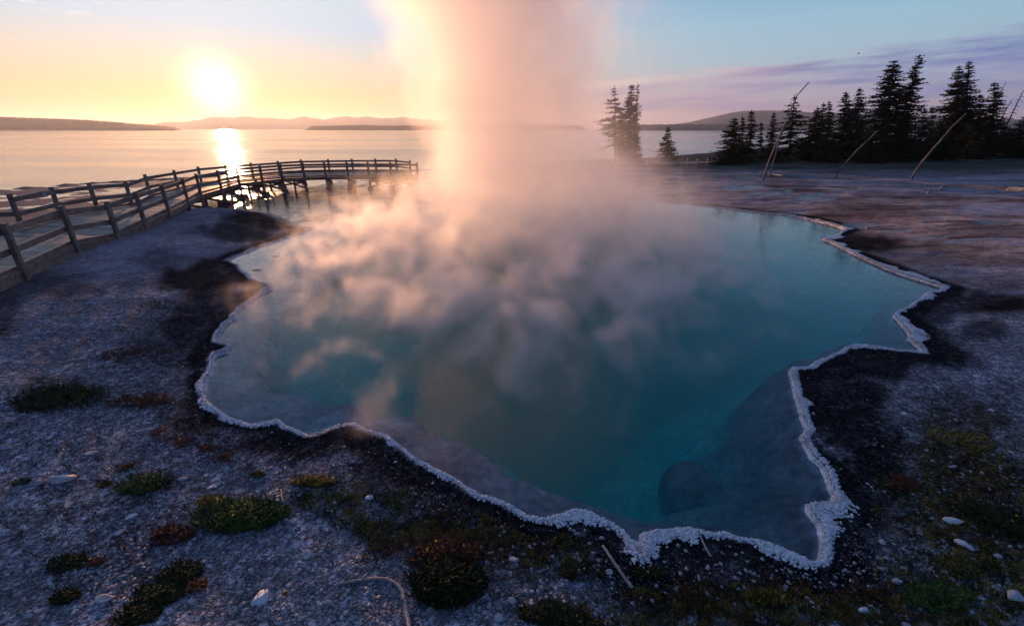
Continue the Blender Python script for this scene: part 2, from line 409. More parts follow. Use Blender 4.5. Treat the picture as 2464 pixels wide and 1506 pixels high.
    pud = blob(u, v, PUD, 5)*sstep(.35, .55, fbm(x*1.2, y*3., 90, 4))*fg
    over((.12, .11, .13), pud*.7)
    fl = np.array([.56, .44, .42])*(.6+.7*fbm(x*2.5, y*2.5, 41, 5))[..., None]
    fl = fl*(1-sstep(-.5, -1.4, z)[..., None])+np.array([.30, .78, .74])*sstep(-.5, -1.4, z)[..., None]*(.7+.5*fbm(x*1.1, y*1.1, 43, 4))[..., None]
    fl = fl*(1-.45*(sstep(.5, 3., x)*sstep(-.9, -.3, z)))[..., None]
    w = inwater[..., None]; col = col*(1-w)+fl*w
    over((.66, .64, .64), sstep(.07, .03, np.abs(sp+.02))*sstep(28, 22, y)*(1-wetz)*.9)
    wet = np.clip(np.maximum(wetz*(.8-.5*behind), pud)*(1-inwater)+.25*band*0, 0, 1)
    grit = sstep(22, 7, np.hypot(x, y))*(1-inwater)
    return z, col, wet, grit
def hz(x, y): return float(terrain(np.array([x]), np.array([y]))[0])

# ------------------------------------------------------------------ ground sheet
def grow(a, s, g, lim):
    out = []; 
    while abs(a) < lim: a += s; out.append(a); s *= g
    return out
xs = np.concatenate([np.array(grow(-20., -.12, 1.09, 7000))[::-1], np.arange(-20, -8, .10), np.arange(-8, 11, .05), np.arange(11, 20, .08), np.array([20.]+grow(20., .12, 1.05, 7000))])
yl = [1.4]
while yl[-1] < 75: yl.append(yl[-1]+max(.035, .0048*yl[-1]))
ys = np.concatenate([np.array(grow(1.4, -.2, 1.5, 3000))[::-1], np.array(yl), np.array(grow(yl[-1], .5, 1.09, 7000))])
ys = np.unique(ys); xs = np.unique(xs)
GX, GY = np.meshgrid(xs, ys)
gx, gy = GX.ravel(), GY.ravel()
gz, gc, gw, gg = terrain(gx, gy, True)
nx_, ny_ = len(xs), len(ys)
i, j = np.meshgrid(np.arange(nx_-1), np.arange(ny_-1)); a = (j*nx_+i).ravel()
GF = np.stack([a, a+1, a+nx_+1, a+nx_], 1)
ground = mesh('ground', np.stack([gx, gy, gz], 1), GF, M['ground'], smooth=True)
attr(ground, 'tint', gc, 'COL'); attr(ground, 'wet', gw); attr(ground, 'grit', gg)
tag(ground, 'grey gravelly sinter ground around the hot spring', 'ground', kind='structure')

# ------------------------------------------------------------------ water
def cap(poly, z, flip=False, holes=()):
    V = [Vector((p[0], p[1], 0)) for p in poly]; loops = [V]
    for h_ in holes: loops.append([Vector((p[0], p[1], 0)) for p in h_])
    tr = tessellate_polygon(loops); allv = [p for l in loops for p in l]
    return [(p.x, p.y, z) for p in allv], [tuple(t) for t in tr]
V, T = cap(PO, 0.); n = len(PO)
area = sum((V[b][0]-V[a][0])*(V[c][1]-V[a][1])-(V[c][0]-V[a][0])*(V[b][1]-V[a][1]) for a, b, c in T[:50])
T = [t if (V[t[1]][0]-V[t[0]][0])*(V[t[2]][1]-V[t[0]][1])-(V[t[2]][0]-V[t[0]][0])*(V[t[1]][1]-V[t[0]][1]) > 0 else t[::-1] for t in T]
ccw = sum(PO[i][0]*PO[(i+1) % n][1]-PO[(i+1) % n][0]*PO[i][1] for i in range(n)) > 0
VB = [(x, y, -6.5) for x, y, z in V]
TB = [tuple(i+n for i in t[::-1]) for t in T]
SQ = [((i+1) % n, i, i+n, (i+1) % n+n) if ccw is False else (i, (i+1) % n, (i+1) % n+n, i+n) for i in range(n)]
SQ = [q[::-1] for q in SQ]
pool = mesh('pool_water', V+VB, T+TB+SQ, M['pool'])
tag(pool, 'deep turquoise water of the steaming hot spring', 'water', kind='structure')
outer = [(-14000, -2500), (14000, -2500), (14000, 15000), (-14000, 15000)]
outer = [(-14000, 9.), (14000, 9.), (14000, 15000), (-14000, 15000)]
far_part = np.array([p for p in PO if p[1] > 9.5])
# split along y = 9 is not needed: the sheet simply leaves the pool out
Vl, Tl = cap([(-8000, 1.), (8000, 1.), (8000, 8500), (-8000, 8500)], 0., holes=[PO])
Tl = [t if (Vl[t[1]][0]-Vl[t[0]][0])*(Vl[t[2]][1]-Vl[t[0]][1])-(Vl[t[2]][0]-Vl[t[0]][0])*(Vl[t[1]][1]-Vl[t[0]][1]) > 0 else t[::-1] for t in Tl]
lake = mesh('lake_water', Vl, Tl, M['lake'])
tag(lake, 'calm lake catching the sunrise, with its shallow overflow', 'water', kind='structure')

# ------------------------------------------------------------------ blobs of stone, used for rim, gravel and rocks
def ico(sub=1):
    t = (1+5**.5)/2
    V = [(-1,t,0),(1,t,0),(-1,-t,0),(1,-t,0),(0,-1,t),(0,1,t),(0,-1,-t),(0,1,-t),(t,0,-1),(t,0,1),(-t,0,-1),(-t,0,1)]
    Fc = [(0,11,5),(0,5,1),(0,1,7),(0,7,10),(0,10,11),(1,5,9),(5,11,4),(11,10,2),(10,7,6),(7,1,8),(3,9,4),(3,4,2),(3,2,6),(3,6,8),(3,8,9),(4,9,5),(2,4,11),(6,2,10),(8,6,7),(9,8,1)]
    V = [Vector(v).normalized() for v in V]
    for _ in range(sub):
        c = {}; nf = []
        def mid(a, b):
            k = (min(a, b), max(a, b))
            if k not in c: V.append(((V[a]+V[b])/2).normalized()); c[k] = len(V)-1
            return c[k]
        for a, b, d in Fc:
            x, y, z = mid(a, b), mid(b, d), mid(d, a); nf += [(a, x, z), (b, y, x), (d, z, y), (x, y, z)]
        Fc = nf
    return np.array([tuple(v) for v in V]), np.array(Fc)
I0, I1, I2, I3 = ico(0), ico(1), ico(2), ico(3)
def scatter(centres, sizes, base=I0, jit=.25, squash=(.5, 1.), seed=1):
    r = np.random.default_rng(seed); V0, F0 = base; n = len(centres); k = len(V0)
    V = np.repeat(V0[None], n, 0)*(1+r.uniform(-jit, jit, (n, k, 1)))
    V[:, :, 0] *= r.uniform(.8, 1.25, (n, 1)); V[:, :, 1] *= r.uniform(.7, 1.1, (n, 1)); V[:, :, 2] *= r.uniform(*squash, (n, 1))
    a = r.uniform(0, 6.283, n); c, s = np.cos(a)[:, None], np.sin(a)[:, None]
    x = V[:, :, 0]*c-V[:, :, 1]*s; y = V[:, :, 0]*s+V[:, :, 1]*c; V[:, :, 0], V[:, :, 1] = x, y
    V = V*np.asarray(sizes)[:, None, None]+np.asarray(centres)[:, None, :]
    Fc = (F0[None]+(np.arange(n)*k)[:, None, None]).reshape(-1, 3)
    return V.reshape(-1, 3), Fc

# ------------------------------------------------------------------ sinter rim
def rim():
    S = resample(PO, .020, 0)
    n = len(S); d = np.roll(S, -1, 0)-np.roll(S, 1, 0); d /= np.linalg.norm(d, axis=1)[:, None]+1e-9
    ar = sum(S[i][0]*S[(i+1) % n][1]-S[(i+1) % n][0]*S[i][1] for i in range(n))
    nr = np.stack([d[:, 1], -d[:, 0]], 1)*(1 if ar > 0 else -1)
    u, v = proj(S[:, 0], S[:, 1])
    s = np.arange(n)*.020
    w = .05+.05*sstep(1050, 1200, v)+.05*sstep(1500, 1900, u)*sstep(600, 900, v)
    w = np.where((u > 1500) & (v > 1200), .095, w)
    w = np.where((u > 1880) & (v > 880), .085, w)
    w = np.where((u > 1950) & (v < 880), .10, w)
    w = np.where((u > 1960) & (v < 705) & (v > 570), .17, w)
    w = w*(.8+1.1*sstep(.5, .75, fbm(s*2.3, s*0+4, 61, 3)))
    w *= .35+1.3*fbm(s*1.6, s*0, 21, 4)
    w = np.where((u < 1960) & (v < 560), .03, w)
    w = np.where((v < 560) & (u < 1750), 0, w)
    w = np.where((u < 900) & (v < 640), 0, w)
    C = []; Z = []; r = np.random.default_rng(3)
    for i in range(n):
        if w[i] <= .005: continue
        scale = 1+.03*S[i][1]
        k = max(3, int(w[i]/.0065))
        for q in range(k):
            o = (q+r.random())/k; off = -.015+w[i]*o
            p = S[i]+nr[i]*off+d[i]*r.uniform(-.02, .02)
            sz = (.0108*(1-.4*o)+.010*r.random()**3)*(1.12 if w[i] > .14 else 1.)
            if r.random() < 1.1*max(0, o-.35): continue
            C.append((p[0], p[1], .012*(1-o)+r.uniform(-.004, .008)+.012)); Z.append(sz)
    C = np.array(C); Z = np.array(Z)
    gzv = terrain(C[:, 0], C[:, 1]); C[:, 2] = np.maximum(gzv, .0)+C[:, 2]*.75
    V, Fc = scatter(C, Z, I1, .22, (.35, .8), 5)
    o = mesh('sinter_rim', V, Fc, M['rim'], smooth=True)
    return tag(o, 'white knobbly scalloped sinter crust edging the pool', 'shore rim', kind='structure')
rim()

# ------------------------------------------------------------------ gravel
def gravel(nn, mat, name, label, smin, smax, seed, pw=2.2, white=False):
    r = np.random.default_rng(seed)
    u = r.uniform(-60, 2520, nn); v = 560+960*r.random(nn)**.55*1.0
    pts = np.array([P(a, b) for a, b in zip(u, v)])
    x, y = pts[:, 0], pts[:, 1]
    sp = sd_fast(x, y, PO, 4.)
    cl = fbm(x*1.3, y*1.3, 55+seed, 4)
    keep = (sp > .10) & (r.random(nn) < sstep(.30, .62, cl)+.12) & ~((x < -10.2) & (y > 6) & (x < -10.2-(y-9)*.1))
    dk = blob(u, v, DARK, 0)*.68; keep &= r.random(nn) > dk
    bandd = sstep(.9, .25, sp); keep &= r.random(nn) > bandd*.55
    x, y, v = x[keep], y[keep], v[keep]
    z = terrain(x, y)
    s = smin+(smax-smin)*r.random(len(x))**3.2
    C = np.stack([x, y, z+s*.12], 1)
    V, Fc = scatter(C, s, I0, .3, (.2, .6), seed)
    o = mesh(name, V, Fc, mat); return tag(o, label, 'gravel', kind='stuff')
gravel(42000, M['gravel'], 'gravel', 'loose grey gravel strewn over the banks', .004, .014, 11)
gravel(17000, M['chips'], 'gravel', 'pale sinter chips scattered over the banks', .004, .024, 12)

# ------------------------------------------------------------------ single rocks
def rock(u, v, wpx, hpx, label, mat='rock', flat=.5, yaw=0., seed=0, name='rock', group='loose rocks on the banks', sink=.25, chunky=1):
    p = P(u, v, .08); z = hz(p[0], p[1])
    D = math.hypot(p[1]*CP+(H-z)*SP, 0)          # depth along the view axis
    w = wpx/F*D/2
    V0, F0 = I2; r = np.random.default_rng(900+seed)
    V = V0.copy()
    dirs = r.normal(size=(9, 3)); dirs /= np.linalg.norm(dirs, axis=1)[:, None]
    for dd in dirs:                              # cut facets
        lim = r.uniform(.55, .85); t = V@dd; V = V-np.where(t > lim, t-lim, 0)[:, None]*dd
    V *= (1+r.uniform(-.05, .05, (len(V), 1)))
    V *= np.array([w, w*(hpx/wpx)*1.2, w*flat])
    c, s = math.cos(yaw), math.sin(yaw); V[:, :2] = V[:, :2]@np.array([[c, s], [-s, c]])
    V[:, 2] += w*flat*(1-2*sink)*.6
    o = mesh(name, V, F0, M[mat]); o.location = (p[0], p[1], z); return tag(o, label, 'rock', group)
ROCKS = [
 (632,1448,52,38,'bright white angular rock near the bottom edge left of the curved stick','rock_w',.35,.9),
 (740,1342,26,20,'small pale lumpy rock just above the curved stick','rock',.7,0),
 (888,1197,22,13,'small white rock in the yellow moss near the lower shore','rock_w',.5,0),
 (1237,1345,26,16,'pale rock on bare gravel right of the big dark plant clump','rock',.6,0),
 (318,1250,30,14,'pale flat stone lying between small red plants on the left bank','rock_w',.25,.5),
 (292,1293,30,14,'pinkish slab stone tilted on the left bank below the flat pale stone','rock',.35,.8),
 (258,1462,52,22,'broad low pale slab embedded near the bottom left corner','rock',.25,.1),
 (150,1165,64,26,'large pale weathered slab sticking out of the left bank','rock',.4,.3),
 (100,1175,50,20,'long pale slab beside the large weathered slab','rock_g',.3,.2),
 (222,1098,36,14,'flat pale stone above the green tuft on the left bank','rock',.25,.1),
 (18,1090,44,20,'grey slab at the left edge of the bank','rock_g',.3,.1),
 (510,1175,24,12,'small white flat stone right of the green tuft with yellow flowers','rock_w',.3,0),
 (390,1150,20,9,'thin pale stone between green tuft and white flat stone','rock',.3,.5),
 (440,1152,26,12,'oval pale stone right of the thin stone','rock',.35,.1),
 (1465,1372,20,14,'pale rock touching the upper end of the straight grey stick','rock',.6,0),
 (1395,1345,18,12,'pale pebble sized rock left of the straight grey stick','rock',.6,0),
 (1232,1448,24,18,'round pale rock among white chips near the bottom edge','rock',.6,0),
 (1200,1490,26,18,'pale rock half cut off by the bottom edge','rock',.6,0),
 (2175,998,12,8,'tiny white rock on the dark band right of the rim','rock_w',.6,0),
 (2382,992,16,8,'small white flat rock on the right bank in brown plants','rock_w',.4,0),
 (2290,1127,24,9,'long narrow pale rock on the right bank','rock',.4,.1),
 (2295,1255,46,14,'long pale knobbly rock on the right bank','rock_w',.5,-.3),
 (2320,1312,40,14,'pale finger shaped rock below the long knobbly rock','rock_w',.5,-.9),
 (2125,1300,20,12,'round pale rock beside the lower right rim','rock',.6,0),
 (2160,1395,30,14,'pale rock in gravel below the lower right rim','rock',.5,.1),
 (2080,1465,26,14,'white rock near the bottom edge in green moss','rock_w',.6,0),
 (2180,1502,24,14,'pale rock at the bottom edge right of the white moss rock','rock',.6,0),
 (2440,1440,50,26,'big pale rock at the lower right corner','rock',.5,.1),
 (2400,1340,22,14,'pale rock above the big corner rock','rock',.5,.1),
 (2350,905,18,7,'small white rock on pale gravel at right','rock_w',.4,0),
]
for k, R in enumerate(ROCKS):
    rock(R[0], R[1], R[2], R[3], R[4], R[5], R[6], R[7], k)
# knobs standing in the shallow water
KN = [(618,650,18,7,'largest flat sinter knob rising from the left shallows'),(664,617,14,8,'double sinter knob nearest the far left bank'),(672,609,7,4,'tiny sinter knob behind the double knob'),
      (687,637,9,4,'small sinter knob between the largest knob and the trio behind'),(714,629,9,4,'middle small sinter knob in the left shallows'),(748,620,12,5,'sinter knob right of the middle small knob'),
      (788,591,15,5,'flat sinter knob farthest out towards the steam'),(775,586,7,3,'tiny sinter knob beside the farthest flat knob')]
for k, (u, v, w, h, lb) in enumerate(KN):
    p = P(u, v, 0); D = p[1]*CP+H*SP; s = w/F*D/2
    V, Fc = scatter(np.array([[0, 0, .005], [s*.5, .02, 0.], [-s*.5, -.03, .0]]), [s*.75, s*.55, s*.5], I2, .06, (.3, .4), 40+k)
    o = mesh('sinter_knob', V, Fc, M['rock_g'], smooth=True); o.location = (p[0], p[1], .0)
    tag(o, lb, 'rock', 'sinter knobs in the left shallows')
# boulder under the water
p = P(1672, 1150, -.45)
V0, F0 = I3; r_ = np.random.default_rng(5)
V = V0*(1+.16*(fbm(V0[:, 0]*2+5, V0[:, 1]*2+V0[:, 2]*2, 3, 4)-.5)[:, None]*2)
V = V*np.array([.40, .46, .50])
o = mesh('submerged_boulder', V, F0, M['mound'], smooth=True); o.location = (p[0], p[1], p[2]-.36)
tag(o, 'rounded dark boulder under the teal water near the front shore', 'boulder')

# ------------------------------------------------------------------ boardwalk
def boardwalk():
    root = empty('boardwalk', (-13, 20, 0), 'weathered wooden boardwalk with railings curving out to the lake shore at sunrise', 'boardwalk')
    loc = Vector(root.location)
    def B(mb, name, mat=M['wood']):
        mb.V = [(x-loc.x, y-loc.y, z-loc.z) for x, y, z in mb.V]
        return mb.build(name, mat, root)
    near = [(-9.6, 5.6, 1.58), (-10.3, 7.8, 1.58), (-11.05, 9.89, 1.58), (-12.05, 12.35, 1.58), (-12.25, 14.0, 1.45), (-12.42, 15.4, 1.57), (-12.97, 17.38, 1.58), (-13.68, 19.57, 1.58), (-14.5, 21.74, 1.58), (-14.68, 23.66, 1.58), (-15.04, 25.95, 1.58), (-14.4, 27.2, 1.58), (-13.8, 28.4, 1.58), (-12.75, 29.05, 1.58), (-11.6, 29.5, 1.57), (-10.3, 29.75, 1.57), (-9.0, 29.8, 1.56), (-7.6, 29.75, 1.56), (-5.9, 29.6, 1.55)]
    far = [(-15.93, 14.77, 1.58), (-16.29, 16.55, 1.58), (-16.25, 18.07, 1.56), (-16.23, 19.75, 1.46), (-16.59, 21.39, 1.58), (-16.84, 23.66, 1.58), (-17.11, 25.95, 1.58), (-16.6, 27.6, 1.58), (-15.96, 29.16, 1.58), (-15.07, 30.78, 1.58), (-14.2, 32.2, 1.58), (-12.6, 32.8, 1.57), (-11.1, 33.2, 1.57), (-9.5, 33.27, 1.57), (-8.05, 33.27, 1.57), (-6.8, 31.9, 1.55)]
    branch = [(-19.0, 14.1, 1.58), (-22.5, 13.6, 1.58)]
    kf = lambda y: float(np.interp(y, [14.5, 19.6, 23.7, 27.5], [1., .92, .84, .80]))
    def side(pts, ins, name_from=0):
        """posts with rails, toe board and rim beam; ins = +1 when the deck lies to the left of travel"""
        n = len(pts); Pp = [Vector(p) for p in pts]
        for i, p in enumerate(Pp):
            a = Pp[max(i-1, 0)]; b = Pp[min(i+1, n-1)]; d = Vector((b.x-a.x, b.y-a.y, 0)).normalized(); s = Vector((-d.y, d.x, 0))*ins
            g = min(hz(p.x, p.y), .05)-.15
            mb = MB(); mb.beam((p.x, p.y, g), (p.x+random.uniform(-.01, .01), p.y, p.z+.02), .135*kf(p.y)**.5, .10*kf(p.y)**.5, up=tuple(s)); B(mb, 'post')
            q = p-s*.02
            mb = MB(); mb.beam((p.x-s.x*.3, p.y-s.y*.3, g+.2), (p.x+s.x*.3, p.y+s.y*.3, g+.2), .24*kf(p.y), .13); B(mb, 'footing')
        for i in range(n-1):
            a, b = Pp[i], Pp[i+1]; d = Vector((b.x-a.x, b.y-a.y, 0)).normalized(); s = Vector((-d.y, d.x, 0))*ins
            off = s*.085; k0, k1 = kf(a.y), kf(b.y); km = (k0+k1)/2
            for nm, top, hgt, th, o_ in (('top_rail', -.08, .15, .045, off), ('middle_rail', -.53, .145, .045, off*1.05), ('toe_board', -.94, .10, .09, off*1.6), ('edge_beam', -1.06, .22, .06, s*.05)):
                mb = MB(); z0 = Vector((0, 0, (top-hgt/2)*k0)); z1 = Vector((0, 0, (top-hgt/2)*k1))
                mb.beam(a+z0+o_, b+z1+o_, th, hgt*km, ext=-.004 if nm != 'top_rail' else .01); B(mb, nm)
    side(near, 1); side(far, -1)
    # the walk branching off to the left at the corner post
    c = Vector(far[0]); pts = [Vector(branch[1]), Vector(branch[0]), c]
    for a, b in zip(pts[:-1], pts[1:]):
        for nm, top, hgt, th in (('middle_rail', -.53, .145, .045), ('toe_board', -.94, .10, .09), ('edge_beam', -1.06, .22, .06)):
            mb = MB(); zz = Vector((0, -.1, top-hgt/2)); mb.beam(a+zz, b+zz, th, hgt); B(mb, nm)
    for p in branch:
        mb = MB(); mb.beam((p[0], p[1], -.1), (p[0], p[1], p[2]-.4), .12, .1, up=(0, 1, 0)); B(mb, 'post')
    # deck of cross planks, laid between the two edge lines
    def line(pts, m):
        A = np.array([q[:3] for q in pts]); s = np.concatenate([[0], np.cumsum(np.hypot(np.diff(A[:, 0]), np.diff(A[:, 1])))])
        return lambda f: np.array([np.interp(f*s[-1], s, A[:, k]) for k in range(3)])
    near2 = near[:]; far2 = [(-13.6, 4.3, 1.58), (-14.2, 7.5, 1.58), (-14.7, 11., 1.58)]+far
    ln, lf = line(near2, 0), line(far2, 0)
    V = []; Fc = []; tone = []
    K = 205
    for k in range(K):
        f0, f1 = k/K, (k+.80)/K; t = random.random()
        a0, a1, b0, b1 = ln(f0), ln(f1), lf(f0), lf(f1)
        for e in (a0, a1, b0, b1): e[2] -= 1.06*kf(e[1])
        j = random.uniform(-.004, .004); b = len(V)
        for q in (a0, a1, b1, b0): V.append((q[0]-loc.x, q[1]-loc.y, q[2]+j))
        for q in (a0, a1, b1, b0): V.append((q[0]-loc.x, q[1]-loc.y, q[2]+j-.04))
        Fc += [tuple(b+i for i in f) for f in ((0, 1, 2, 3), (7, 6, 5, 4), (0, 4, 5, 1), (1, 5, 6, 2), (2, 6, 7, 3), (3, 7, 4, 0))]
        tone += [t]*8
    # side branch planks run the other way
    for k in range(60):
        x0 = -15.5-k*.15; t = random.random(); b = len(V); zz = .52
        ya, yb = 5.0, 14.75+(x0+15.9)*.18
        if x0 > -14.9: continue
        for z_ in (zz, zz-.04):
            for (x, y) in ((x0, ya), (x0-.135, ya), (x0-.135, yb), (x0, yb)): V.append((x-loc.x, y-loc.y, z_))
        Fc += [tuple(b+i for i in f) for f in ((3, 2, 1, 0), (4, 5, 6, 7), (0, 1, 5, 4), (1, 2, 6, 5), (2, 3, 7, 6), (3, 0, 4, 7))]
        tone += [t]*8
    dk = mesh('deck', V, Fc, M['plank'], root); attr(dk, 'tone', np.array(tone))
    # joists and cross braces under the deck
    mid = [((ln(f)+lf(f))/2) for f in np.linspace(0, 1, 24)]
    for a, b in zip(mid[:-1], mid[1:]):
        mb = MB(); mb.beam((a[0], a[1], a[2]-1.06*kf(a[1])-.15), (b[0], b[1], b[2]-1.06*kf(b[1])-.15), .08, .17); B(mb, 'joist')
    A = [Vector(q) for q in near[2:]]
    Fv = [Vector(q) for q in far]
    for i, q in enumerate(A):
        w = min(Fv, key=lambda p: (p-q).length)
        m_ = q.lerp(w, .45)
        zt = 1.56-1.06*kf(q.y)-.24
        mb = MB(); mb.beam((q.x, q.y, zt), (w.x, w.y, zt), .09, .15); B(mb, 'cross_beam')
        if i > 3:
            mb = MB(); mb.beam((q.x, q.y, .08), (w.x, w.y, zt-.02), .05, .10); B(mb, 'brace')
            mb = MB(); mb.beam((w.x, w.y, .08), (q.x, q.y, zt-.02), .05, .10); B(mb, 'brace')
            mb = MB(); mb.beam((m_.x, m_.y, -.1), (m_.x, m_.y, zt), .10, .10, up=(0, 1, 0)); B(mb, 'stub_post')
    # small metal strap on the far rail, as in the picture
    p0, p1 = Vector(far[0]), Vector(far[1]); q = p0.lerp(p1, .62)
    mb = MB(); mb.beam(q+Vector((.06, -.02, -.155)), q+Vector((.07, .24, -.155)), .06, .20); B(mb, 'rail_splice', M['rock_g'])
    return root
boardwalk()
def far_walk():
    pts = [P(1440+i*24, 384.0-i*.1-(0 if i < 6 else (i-6)*.5), .9) for i in range(14)]
    root = empty('boardwalk', (float(pts[5][0]), float(pts[5][1]), 0), 'distant low wooden boardwalk with two rails crossing behind the small fir', 'boardwalk')
    loc = Vector(root.location)
    Pp = [Vector((p[0]-loc.x, p[1]-loc.y, .9)) for p in pts]
    for p in Pp:
        mb = MB(); mb.beam((p.x, p.y, -.1), (p.x, p.y, .92), .10, .10, up=(0, 1, 0)); mb.build('post', M['wood'], root)
    for a, b in zip(Pp[:-1], Pp[1:]):
        for nm, z, h in (('top_rail', .86, .08), ('middle_rail', .64, .07), ('edge_beam', .40, .12)):
            mb = MB(); mb.beam((a.x, a.y-.06, z), (b.x, b.y-.06, z), .05, h); mb.build(nm, M['wood'], root)
    mb = MB()
    for a, b in zip(Pp[:-1], Pp[1:]): mb.beam((a.x, a.y+.9, .43), (b.x, b.y+.9, .43), 1.7, .05)
    mb.build('deck', M['wood'], root)
far_walk()

# ------------------------------------------------------------------ conifers
def conifer(bu, tu, tv, Y, wpx, label, group, style='spruce', seed=0, low=.04, mat='needles', name='pine_tree', sparse=1., bias=0., lean2=0.):
    r = np.random.default_rng(seed+500)
    top = atY(tu, tv, Y)
    f = (Y*CP+(H)*SP); bx = (bu-1232)*f/F
    bz = hz(bx, Y)
    root = empty(name, (bx, Y, bz), label, 'tree', group)
    h = top[2]-bz; tx = top[0]-bx
    def axis(s): return Vector((tx*(s**(1+lean2)), 0, h*s))
    rb = .010*h+.03
    mb = MB(); ss_ = np.linspace(0, 1, 10)
    mb.tube([axis(s)-Vector((0, 0, .25 if s == 0 else 0)) for s in ss_], [rb*(1-s)**.8*1.0+.012 for s in ss_], 7)
    W = wpx/F*f      # crown half width in metres
    V = []; N = 0
    dz = .17 if style != 'pine' else .26
    nb = int((1-low)*h/dz)
    tri = []
    for i in range(nb):
        s = low+(1-low)*(i+r.uniform(-.3, .3))/nb
        s = min(max(s, low), .995)
        prof = (1-s)/(1-low)
        if style == 'spruce': L_ = W*(.10+.95*prof**.85)
        elif style == 'pine': L_ = W*min(1, .25+2.2*prof)*(.35+.75*math.sin(min(1., prof*1.25)*math.pi*.62))*(.55+.7*r.random())
        else: L_ = W*min(1., .22+1.7*prof)
        L_ *= 1.15+.6*fbm(np.array([s*7.+seed]), np.array([seed*3.]), 4, 2)[0]
        k = 9 if style != 'pine' else 6
        for j in range(k):
            if r.random() > .92*sparse: continue
            az = r.uniform(0, 6.283); l = L_*r.uniform(.55, 1.12)*(1+bias*math.cos(az))
            dirn = Vector((math.cos(az), math.sin(az), r.uniform(-.28, .05)-.15*prof))
            p0 = axis(s); m = max(2, int(l/.17))
            if l > .35: mb.tube([p0, p0+dirn*l*.9], [.03*l*.5+.012, .008], 3)
            for q in range(m):
                t = (q+.6+r.uniform(-.3, .3))/m
                c = p0+dirn*l*t+Vector((0, 0, .10*l*t*t+r.uniform(-.03, .03)))
                sz = (.24 if style != 'pine' else .27)*(1.15-.45*t)*min(1, .55+l*.5)
                for w in range(5):
                    a2 = az+r.normal()*1.0; e = r.normal()*.35
                    v1 = Vector((math.cos(a2), math.sin(a2), e))*sz*r.uniform(.7, 1.4)
                    v2 = Vector((-math.sin(a2), math.cos(a2), r.normal()*.5))*sz*.30
                    tri += [c-v1*.25+v2, c-v1*.25-v2, c+v1]
    # leader
    c = axis(1.)
    for w in range(10):
        a2 = r.uniform(0, 6.28); v1 = Vector((math.cos(a2)*.07, math.sin(a2)*.07, r.uniform(.05, .25))); v2 = Vector((-math.sin(a2), math.cos(a2), 0))*.03
        b_ = c-Vector((0, 0, r.uniform(.05, .45))); tri += [b_+v2, b_-v2, b_+v1]
    mb.build('trunk', M['bark'], root)
    T_ = np.array([tuple(v) for v in tri]); mesh('crown', T_, np.arange(len(T_)).reshape(-1, 3), M[mat], root)
    return root
g1 = 'conifers at the edge of the right hand forest'
TR = [ # base u, top u, top v, depth, half width px, label, style, low, mat, sparse, bias
 (1762,1769,283,47,30,'bushy conifer at the outer left end of the forest row','spruce',.02,'needles_b',1,-.25),
 (1745,1741,352,46,22,'low shrubby conifer at the very left foot of the forest','spruce',.0,'needles_b',.9,-.2),
 (1783,1787,280,48,16,'narrow conifer second in the forest row','spruce',.03,'needles',1,0),
 (1800,1809,265,49,20,'taller narrow conifer third in the forest row','spruce',.03,'needles',1,0),
 (1828,1832,294,50,13,'short thin conifer between taller ones','spruce',.03,'needles_b',.85,0),
 (1850,1863,270,50,18,'slim leaning conifer left of the tall dead leaning trunk','spruce',.03,'needles',1,.1),
 (1895,1913,227,49,26,'ragged conifer directly behind the tall dead leaning trunk','pine',.03,'needles',1,0),
 (1940,1967,258,50,30,'dark conifer right of the tall dead leaning trunk','spruce',.02,'needles',1,.1),
 (1965,1982,248,52,24,'dark pointed conifer inside the dense forest block','spruce',.02,'needles',1,.1),
 (1985,1996,243,51,18,'twin pointed conifer beside the dense block','spruce',.02,'needles',1,.1),
 (2020,2036,219,50,34,'broad dark conifer left of the pair with forked tops','spruce',.02,'needles',1,.1),
 (2050,2069,211,51,32,'dark conifer with a bent tip in the middle of the forest','spruce',.02,'needles',1,.15),
 (2118,2154,146,48,52,'tall ragged spruce, left one of the tallest pair','pine2',.02,'needles',1,-.15),
 (2140,2214,131,47.5,40,'tallest spruce leaning right with open ragged branches','pine2',.04,'needles',.8,.1),
 (2205,2226,260,52,22,'small pointed conifer right of the tallest pair','spruce',.02,'needles',1,0),
 (2232,2243,256,53,18,'small narrow conifer in the gap between tall spruces','spruce',.02,'needles_b',1,0),
 (2288,2309,158,50,40,'full dark spruce with a blunt second top','spruce',.02,'needles',1,-.15),
 (2305,2333,146,49.5,30,'high pointed spruce leaning right with dense crown','spruce',.02,'needles',1,.1),
 (2345,2359,227,50,30,'dark spruce right of the dense high crown','spruce',.02,'needles',1,0),
 (2375,2394,198,49,34,'spruce with open right side near the dead leaning poles','pine2',.02,'needles',.9,.1),
 (2415,2420,300,50,30,'low dark conifer under the dead leaning poles','spruce',.0,'needles',1,0),
 (2450,2468,278,47,42,'broad low conifer cut by the right edge','spruce',.0,'needles_b',1,0),
 (2500,2520,250,47,50,'dark conifer just outside beyond the right edge','spruce',.0,'needles_b',1,0),
 (2100,2098,300,46,36,'low olive conifer in front of the tall pair','spruce',.0,'needles_b',1,0),
 (1995,1990,320,47,36,'low olive conifer in front of the dense block','spruce',.0,'needles_b',1,0),
 (2255,2262,290,46.5,38,'low dark conifer behind the thick leaning log','spruce',.0,'needles',1,0),
 (2170,2170,300,49,40,'low wide conifer filling the gap under the tallest pair','spruce',.0,'needles',1,0),
 (1930,1930,330,50,34,'low conifer at the foot of the dark conifers','spruce',.0,'needles_b',1,0),
 (2330,2335,300,47,36,'low dark conifer at the foot of the high pointed spruce','spruce',.0,'needles',1,0),
 (1860,1858,345,48,24,'low bush like conifer behind the leaning trunks','spruce',.0,'needles_b',1,0),
]
